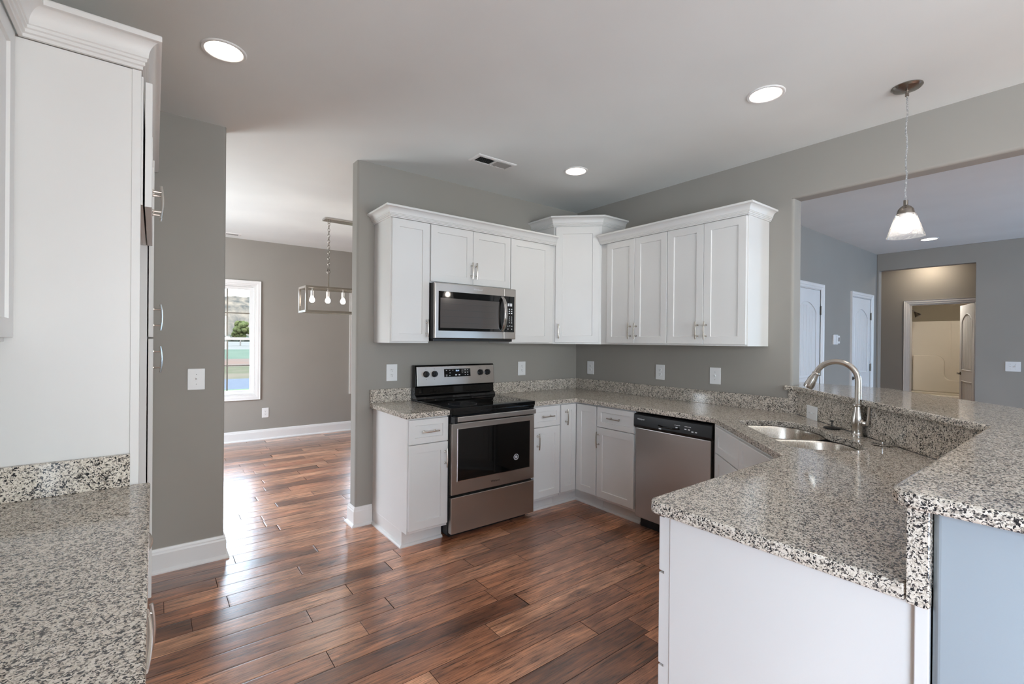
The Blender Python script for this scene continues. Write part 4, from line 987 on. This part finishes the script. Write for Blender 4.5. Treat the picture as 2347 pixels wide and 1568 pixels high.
# ------------------------------------------------------------------ microwave
t = thing('microwave', 'stainless over-the-range microwave mounted below the short cabinet', 'microwave', (-1.4975, 0, 0))
w2 = 0.3795
mb = MB(); mb.box(-w2, w2, -0.372, -0.003, 1.412, 1.829); mb.box(-w2+0.01, w2-0.01, -0.36, -0.06, 1.392, 1.412); mb.build('body', 'dark', t, bevel=0.002)
xs = 0.2535
MB().box(-w2, xs-0.001, -0.400, -0.3725, 1.412, 1.828).build('door', 'steel_h', t, bevel=0.006, seg=3)
MB().box(xs+0.001, w2, -0.398, -0.3725, 1.412, 1.828).build('control_panel', 'steel_h', t, bevel=0.006, seg=3)
dr, cp = t.children[-2], t.children[-1]
MB().box(-w2+0.030, xs-0.002, -0.4012, -0.399, 1.470, 1.765).build('door_glass', 'bglass', dr, bevel=0.001)
MB().box(-w2+0.045, 0.205, -0.4018, -0.4008, 1.492, 1.715).build('window_screen', 'screen', dr, bevel=0.0004)
mb = MB()
for i in range(4): z = 1.530+i*0.047; mb.box(-w2+0.052, 0.165, -0.4021, -0.4017, z, z+0.0022)
mb.build('rack_line', 'slot', dr)
MB().box(xs+0.002, w2-0.018, -0.3995, -0.397, 1.470, 1.765).build('keypad_glass', 'bglass', cp, bevel=0.001)
mb = MB()
for r in range(4):
    for c in range(2): mb.box(0.305+c*0.024, 0.313+c*0.024, -0.4001, -0.3994, 1.545+r*0.016, 1.551+r*0.016)
for r in range(3):
    for c in range(2): mb.box(0.302+c*0.024, 0.315+c*0.024, -0.4001, -0.3994, 1.622+r*0.017, 1.630+r*0.017)
mb.box(0.292, 0.310, -0.4001, -0.3994, 1.684, 1.708); mb.box(0.316, 0.337, -0.4001, -0.3994, 1.684, 1.708)
for x, z in ((0.290, 1.517), (0.31, 1.519), (0.332, 1.517), (0.292, 1.493), (0.330, 1.493)): mb.box(x, x+0.009, -0.4001, -0.3994, z, z+0.006)
mb.build('keypad', 'label', cp)
pts = []
for i in range(13):
    a = -1+2*i/12; pts.append((0.236, -0.402-0.050*(1-a*a)**0.6 if abs(a) < 1 else -0.402, 1.618+a*0.137))
mb = MB(); mb.tube(pts, 0.016, 14, flat=0.45, up=(0, -1, 0)); mb.build('door_handle', 'chrome', dr)
text('logo', 'Whirlpool', 0.020, dr, (-0.002, -0.4006, 1.797), FRONT, 'label')

# ------------------------------------------------------------------ dishwasher
t = thing('dishwasher', 'built-in stainless dishwasher with a black control strip', 'dishwasher', (0, -1.243, 0), -PI/2)
Wd = 0.634
MB().box(0.004, Wd-0.004, -0.585, -0.02, 0.10, 0.872).build('tub_body', 'dark', t)
MB().box(0.012, Wd-0.02, -0.56, -0.30, 0, 0.10).build('toe_kick', 'black', t)
MB().box(0.012, Wd-0.024, -0.628, -0.586, 0.085, 0.756).build('door', 'steel_v', t, bevel=0.005, seg=3)
mb = MB(); extr(mb, [(-0.586, 0.757), (-0.630, 0.757), (-0.646, 0.775), (-0.640, 0.853), (-0.632, 0.862), (-0.586, 0.870)], 0.004, Wd-0.008)
cpn = mb.build('control_panel', 'black', t, bevel=0.004, seg=3)
MB().tube([(0.22, -0.645, 0.802), (0.26, -0.650, 0.797), (0.35, -0.650, 0.797), (0.39, -0.645, 0.802)], 0.006, 8).build('latch_grip', 'bglass', cpn)
MB().box(0.225, 0.245, -0.6465, -0.640, 0.776, 0.784).build('latch_light', 'label', cpn)
mb = MB()
for i in range(5): mb.box(0.353+i*0.009, 0.358+i*0.009, -0.6448, -0.6442, 0.822, 0.827)
mb.box(0.360, 0.376, -0.6450, -0.6442, 0.803, 0.812)
for i in range(5): mb.box(0.430+i*0.010, 0.436+i*0.010, -0.6448, -0.6442, 0.823, 0.828)
for i in range(4): mb.box(0.428+i*0.026, 0.443+i*0.026, -0.6450, -0.6442, 0.803 if i < 2 else 0.793, 0.811 if i < 2 else 0.800)
mb.build('keypad', 'label', cpn)
text('logo', 'Whirlpool', 0.015, cpn, (0.068, -0.6440, 0.825), FRONT, 'label')

# ------------------------------------------------------------------ outlets and switches
def plate(t, w=0.072, h=0.117): MB().box(-w/2, w/2, -0.0065, -0.0005, -h/2, h/2).build('cover_plate', 'plastic', t, bevel=0.003, seg=2)
def outlet(loc, rz, label, wide=0.09, tall=0.131):
    t = thing('wall_outlet', label, 'outlet', loc, rz, 'white duplex outlets'); plate(t, wide, tall)
    for z in (-0.0195, 0.0195):
        mb = MB(); n = 20; v = [(0.0165*math.cos(2*PI*k/n), 0, max(-0.0135, min(0.0135, 0.0165*math.sin(2*PI*k/n)))+z) for k in range(n)]
        mb.add([(x, -0.0066, q_) for x, _, q_ in v]+[(x, -0.009, q_) for x, _, q_ in v], [tuple(range(n)), tuple(range(n, 2*n))]+[(k, (k+1) % n, n+(k+1) % n, n+k) for k in range(n)])
        r = mb.build('receptacle', 'plastic', t)
        mb = MB(); mb.box(-0.0078, -0.0055, -0.0093, -0.0088, z+0.001, z+0.009); mb.box(0.0055, 0.0078, -0.0093, -0.0088, z+0.002, z+0.008); mb.box(-0.0025, 0.0025, -0.0093, -0.0088, z-0.009, z-0.004)
        mb.build('slots', 'slot', r)
    return t
def switch(loc, rz, label, n=1, roll=0.0, name='light_switch', wide=0.09, tall=0.131, group='white wall switches'):
    t = thing(name, label, 'light switch', loc, rz, group); t.rotation_euler = (0, roll, rz)
    plate(t, wide, tall)
    for i in range(n):
        x = (i-(n-1)/2)*0.046
        mb = MB(); mb.box(x-0.0055, x+0.0055, -0.0085, -0.006, -0.012, 0.012)
        mb.add([(x-0.004, -0.008, -0.003), (x+0.004, -0.008, -0.003), (x+0.004, -0.008, 0.007), (x-0.004, -0.008, 0.007), (x-0.003, -0.018, 0.007), (x+0.003, -0.018, 0.007), (x+0.003, -0.018, 0.012), (x-0.003, -0.018, 0.012)],
               [(0, 1, 5, 4), (1, 2, 6, 5), (2, 3, 7, 6), (3, 0, 4, 7), (4, 5, 6, 7)]); tg = mb.build('toggle', 'plastic', t)
        mb = MB()
        for z in (-0.030, 0.030): mb.box(x-0.0018, x+0.0018, -0.0072, -0.0064, z-0.0018, z+0.0018)
        mb.build('screws', 'slot', tg)
    return t
outlet((-2.038, 0, 1.141), 0, 'white wall outlet left of the range')
outlet((-0.734, 0, 1.137), 0, 'white wall outlet between the range and the corner')
outlet((0, -0.209, 1.135), -PI/2, 'white wall outlet close to the kitchen corner on the right wall')
outlet((0, -1.028, 1.137), -PI/2, 'white wall outlet above the dishwasher')
switch((0, -1.533, 1.137), -PI/2, 'white toggle switch on the wall beside the opening')
switch((-3.309, 0, 1.144), 0, 'white toggle switch on the grey wall pier')
switch((LX, -2.66, 1.132), -PI/2, 'white double toggle switch on the living room end wall', 2, wide=0.135, tall=0.125)
outlet((-2.283, 3.75, 0.37), 0, 'white outlet low on the dining room wall under the window', 0.085, 0.135)
sx_, sy_ = -0.168, -(2.112-0.168)-0.0
switch((sx_, -(2.112+sx_)-0.0, 0.957), 0, 'white sideways toggle plate on the granite behind the sink', roll=0)
sw = bpy.context.scene.objects['light_switch.003']
pm = Matrix.Translation((-0.168-0.0004, -(2.112-0.168)-0.336+0.0004, 0.954)) @ Matrix.Rotation(-3*PI/4, 4, 'Z') @ Matrix.Rotation(PI/2, 4, 'Y')
sw.matrix_basis = pm
# thermostat
t = thing('thermostat', 'white thermostat on the wall between the two living room doors', 'thermostat', (3.385, LY, 1.455))
MB().box(-0.085, 0.06, -0.022, 0, -0.065, 0.062).build('body', 'plastic', t, bevel=0.006); MB().box(0.0, 0.085, -0.034, -0.022, -0.052, 0.048).build('front_cover', 'plastic', t, bevel=0.004)
MB().box(0.030, 0.065, -0.0348, -0.0338, -0.025, 0.025).build('display', 'screen', t)

# ------------------------------------------------------------------ ceiling fixtures
CL = ['round recessed ceiling light above the left cabinets', 'round recessed ceiling light nearest the pendant', 'round recessed ceiling light by the kitchen corner',
      'round recessed ceiling light seen in the living room', 'round recessed ceiling light behind the camera', 'round recessed ceiling light in the near living room']
base = None
for (x, y), lb in zip(CANS, CL):
    if base is None:
        t = thing('recessed_light', lb, 'ceiling light', (x, y, H), 0, 'recessed ceiling lights')
        MB().lathe([(0.094, 0.0), (0.094, -0.003), (0.090, -0.006), (0.080, -0.006), (0.0765, -0.003), (0.0765, 0.004)], n=48, cap=False).build('trim_ring', 'trim', t)
        MB().lathe([(0.0765, 0.002), (0.070, 0.018), (0.056, 0.048), (0.054, 0.055)], n=48, cap=False).build('reflector', 'trim', t)
        MB().lathe([(0.055, 0.050), (0.0, 0.0495)], n=48, cap=False).build('lamp', 'can', t)
        MB().lathe([(0.085, 0.001), (0.085, 0.09), (0.0, 0.091)], n=24, cap=False).build('housing', 'dark', t)
        base = t
    else:
        c = copy_tree(base); c.location = (x, y, H); c['label'] = lb
def vent(loc, sx, sy, label, n=22):
    t = thing('ceiling_vent', label, 'air vent', loc, 0, 'ceiling air vents')
    mb = MB(); e = 0.028
    rings = [[(-sx/2, -sy/2, 0), (sx/2, -sy/2, 0), (sx/2, sy/2, 0), (-sx/2, sy/2, 0)]]
    for o, z in ((0, -0.003), (0.010, -0.008), (e, -0.008), (e, -0.002)): rings.append([(-sx/2+o, -sy/2+o, z), (sx/2-o, -sy/2+o, z), (sx/2-o, sy/2-o, z), (-sx/2+o, sy/2-o, z)])
    v = [q for r in rings for q in r]; f = []
    for i in range(4):
        for k in range(4): f.append((i*4+k, i*4+(k+1) % 4, (i+1)*4+(k+1) % 4, (i+1)*4+k))
    mb.add(v, f); mb.box(-0.008, 0.008, -sy/2+e, sy/2-e, -0.008, -0.002); mb.build('frame', 'trim', t)
    MB().box(-sx/2+e, sx/2-e, -sy/2+e, sy/2-e, -0.0012, -0.0004).build('duct', 'void', t)
    mb = MB()
    for i in range(n):
        x = -sx/2+e+(sx-2*e)*(i+0.5)/n; s_ = -1 if x < 0 else 1
        if abs(x) < 0.010: continue
        mb.add([(x-0.003*s_, -sy/2+e, -0.002), (x+0.003*s_, -sy/2+e, -0.0085), (x+0.003*s_, sy/2-e, -0.0085), (x-0.003*s_, sy/2-e, -0.002)], [(0, 1, 2, 3)])
    mb.build('louvers', 'grille', t); return t
vent((-1.502, -0.592, H), 0.345, 0.150, 'white ceiling air vent above the microwave')
vent((-2.80, 3.50, H), 0.345, 0.150, 'white ceiling air vent in the dining room')

# pendant
t = thing('pendant_light', 'small glass pendant lamp hanging by the opening', 'pendant light', (-0.413, -2.790, H))
MB().lathe([(0.066, 0.0), (0.066, -0.004), (0.058, -0.012), (0.030, -0.020), (0.010, -0.023), (0.008, -0.026), (0.0085, -0.050), (0.0, -0.052)], n=40).build('canopy', 'nickel_dark', t)
pts = [(0.004*math.sin(i*1.1)*(1 if 0 < i < 12 else 0)*(1.6 if i < 4 else 0.5), 0.003*math.cos(i*1.7)*(1 if 0 < i < 12 else 0), -0.05-(0.545)*i/12) for i in range(13)]
MB().tube(pts, 0.0038, 8).build('cord', 'cord', t)
MB().lathe([(0.0, -0.590), (0.010, -0.592), (0.010, -0.618), (0.022, -0.626), (0.033, -0.640), (0.038, -0.660), (0.038, -0.664), (0.0, -0.664)], n=32).build('socket_cap', 'nickel_dark', t)
sh = MB().lathe([(0.040, -0.664), (0.046, -0.676), (0.080, -0.783), (0.0785, -0.783), (0.0445, -0.677), (0.036, -0.666)], n=40, cap=False).build('glass_shade', 'shade', t)
MB().lathe([(0.0, -0.664), (0.026, -0.664), (0.026, -0.680), (0.018, -0.688), (0.018, -0.694), (0.0, -0.694)], n=24).build('lamp_holder', 'trim', t)
MB().lathe([(0.012, -0.694), (0.016, -0.703), (0.027, -0.718), (0.031, -0.733), (0.028, -0.748), (0.018, -0.760), (0.0, -0.764)], n=24).build('bulb', 'bulb', t)

# chandelier
t = thing('chandelier', 'rectangular open-frame linear chandelier hanging in the dining room', 'chandelier', (-1.73, 1.91, H))
MB().box(-0.30, 0.30, -0.065, 0.065, -0.022, 0).build('canopy', 'nickel', t, bevel=0.003)
hx, hy, z0, z1, b = 0.51, 0.14, -1.045, -0.785, 0.011
def bars(mb, grow, e):
    for y in (-hy, hy):
        for z in (z0, z1): mb.box(-hx-e, hx+e, y-grow, y+grow, z-grow, z+grow)
        for x in (-hx, hx): mb.box(x-grow, x+grow, y-grow, y+grow, z0+grow, z1-grow)
    for x in (-hx, hx):
        for z in (z0, z1): mb.box(x-grow, x+grow, -hy+grow, hy-grow, z-grow, z+grow)
mb = MB(); bars(mb, b, b); mb.box(-hx+b, hx-b, -0.008, 0.008, z1-0.006, z1+0.006); fr_ = mb.build('frame', 'nickel', t)
def link(mb, c, r, th, rot):
    n = 12; pts = [(c[0]+(r*0.62*math.cos(2*PI*k/n) if rot else 0), c[1]+(0 if rot else r*0.62*math.cos(2*PI*k/n)), c[2]+r*math.sin(2*PI*k/n)) for k in range(n+1)]
    mb.tube(pts, th, 6, cap=False)
for sx in (-0.245, 0.245):
    mb = MB(); zt = -0.034; link(mb, (sx, 0, zt), 0.022, 0.003, True)
    n = 17; zb = -0.565
    for i in range(n): link(mb, (sx, 0, zt-0.028-(zt-0.028-zb)*i/(n-1)*1.0), 0.0185, 0.0028, i % 2 == 0)
    link(mb, (sx, 0, zb-0.022), 0.026, 0.003, True); mb.build('chain', 'nickel_dark', t)
    MB().tube([(sx, 0, zb-0.046), (sx, 0, z1)], 0.007, 10).build('stem', 'nickel', t)
for i in range(6):
    x = -0.417+i*0.1662
    mb = MB(); mb.tube([(x, 0, z1), (x, 0, z1-0.03)], 0.004, 8); mb.lathe([(0.016, z1-0.028), (0.016, z1-0.088), (0.0, z1-0.088)], x, 0, 20); s_ = mb.build('socket', 'trim', t)
    MB().lathe([(0.010, z1-0.088), (0.013, z1-0.096), (0.024, z1-0.115), (0.027, z1-0.130), (0.024, z1-0.145), (0.012, z1-0.156), (0.0, z1-0.158)], x, 0, 20).build('bulb', 'bulb', s_)
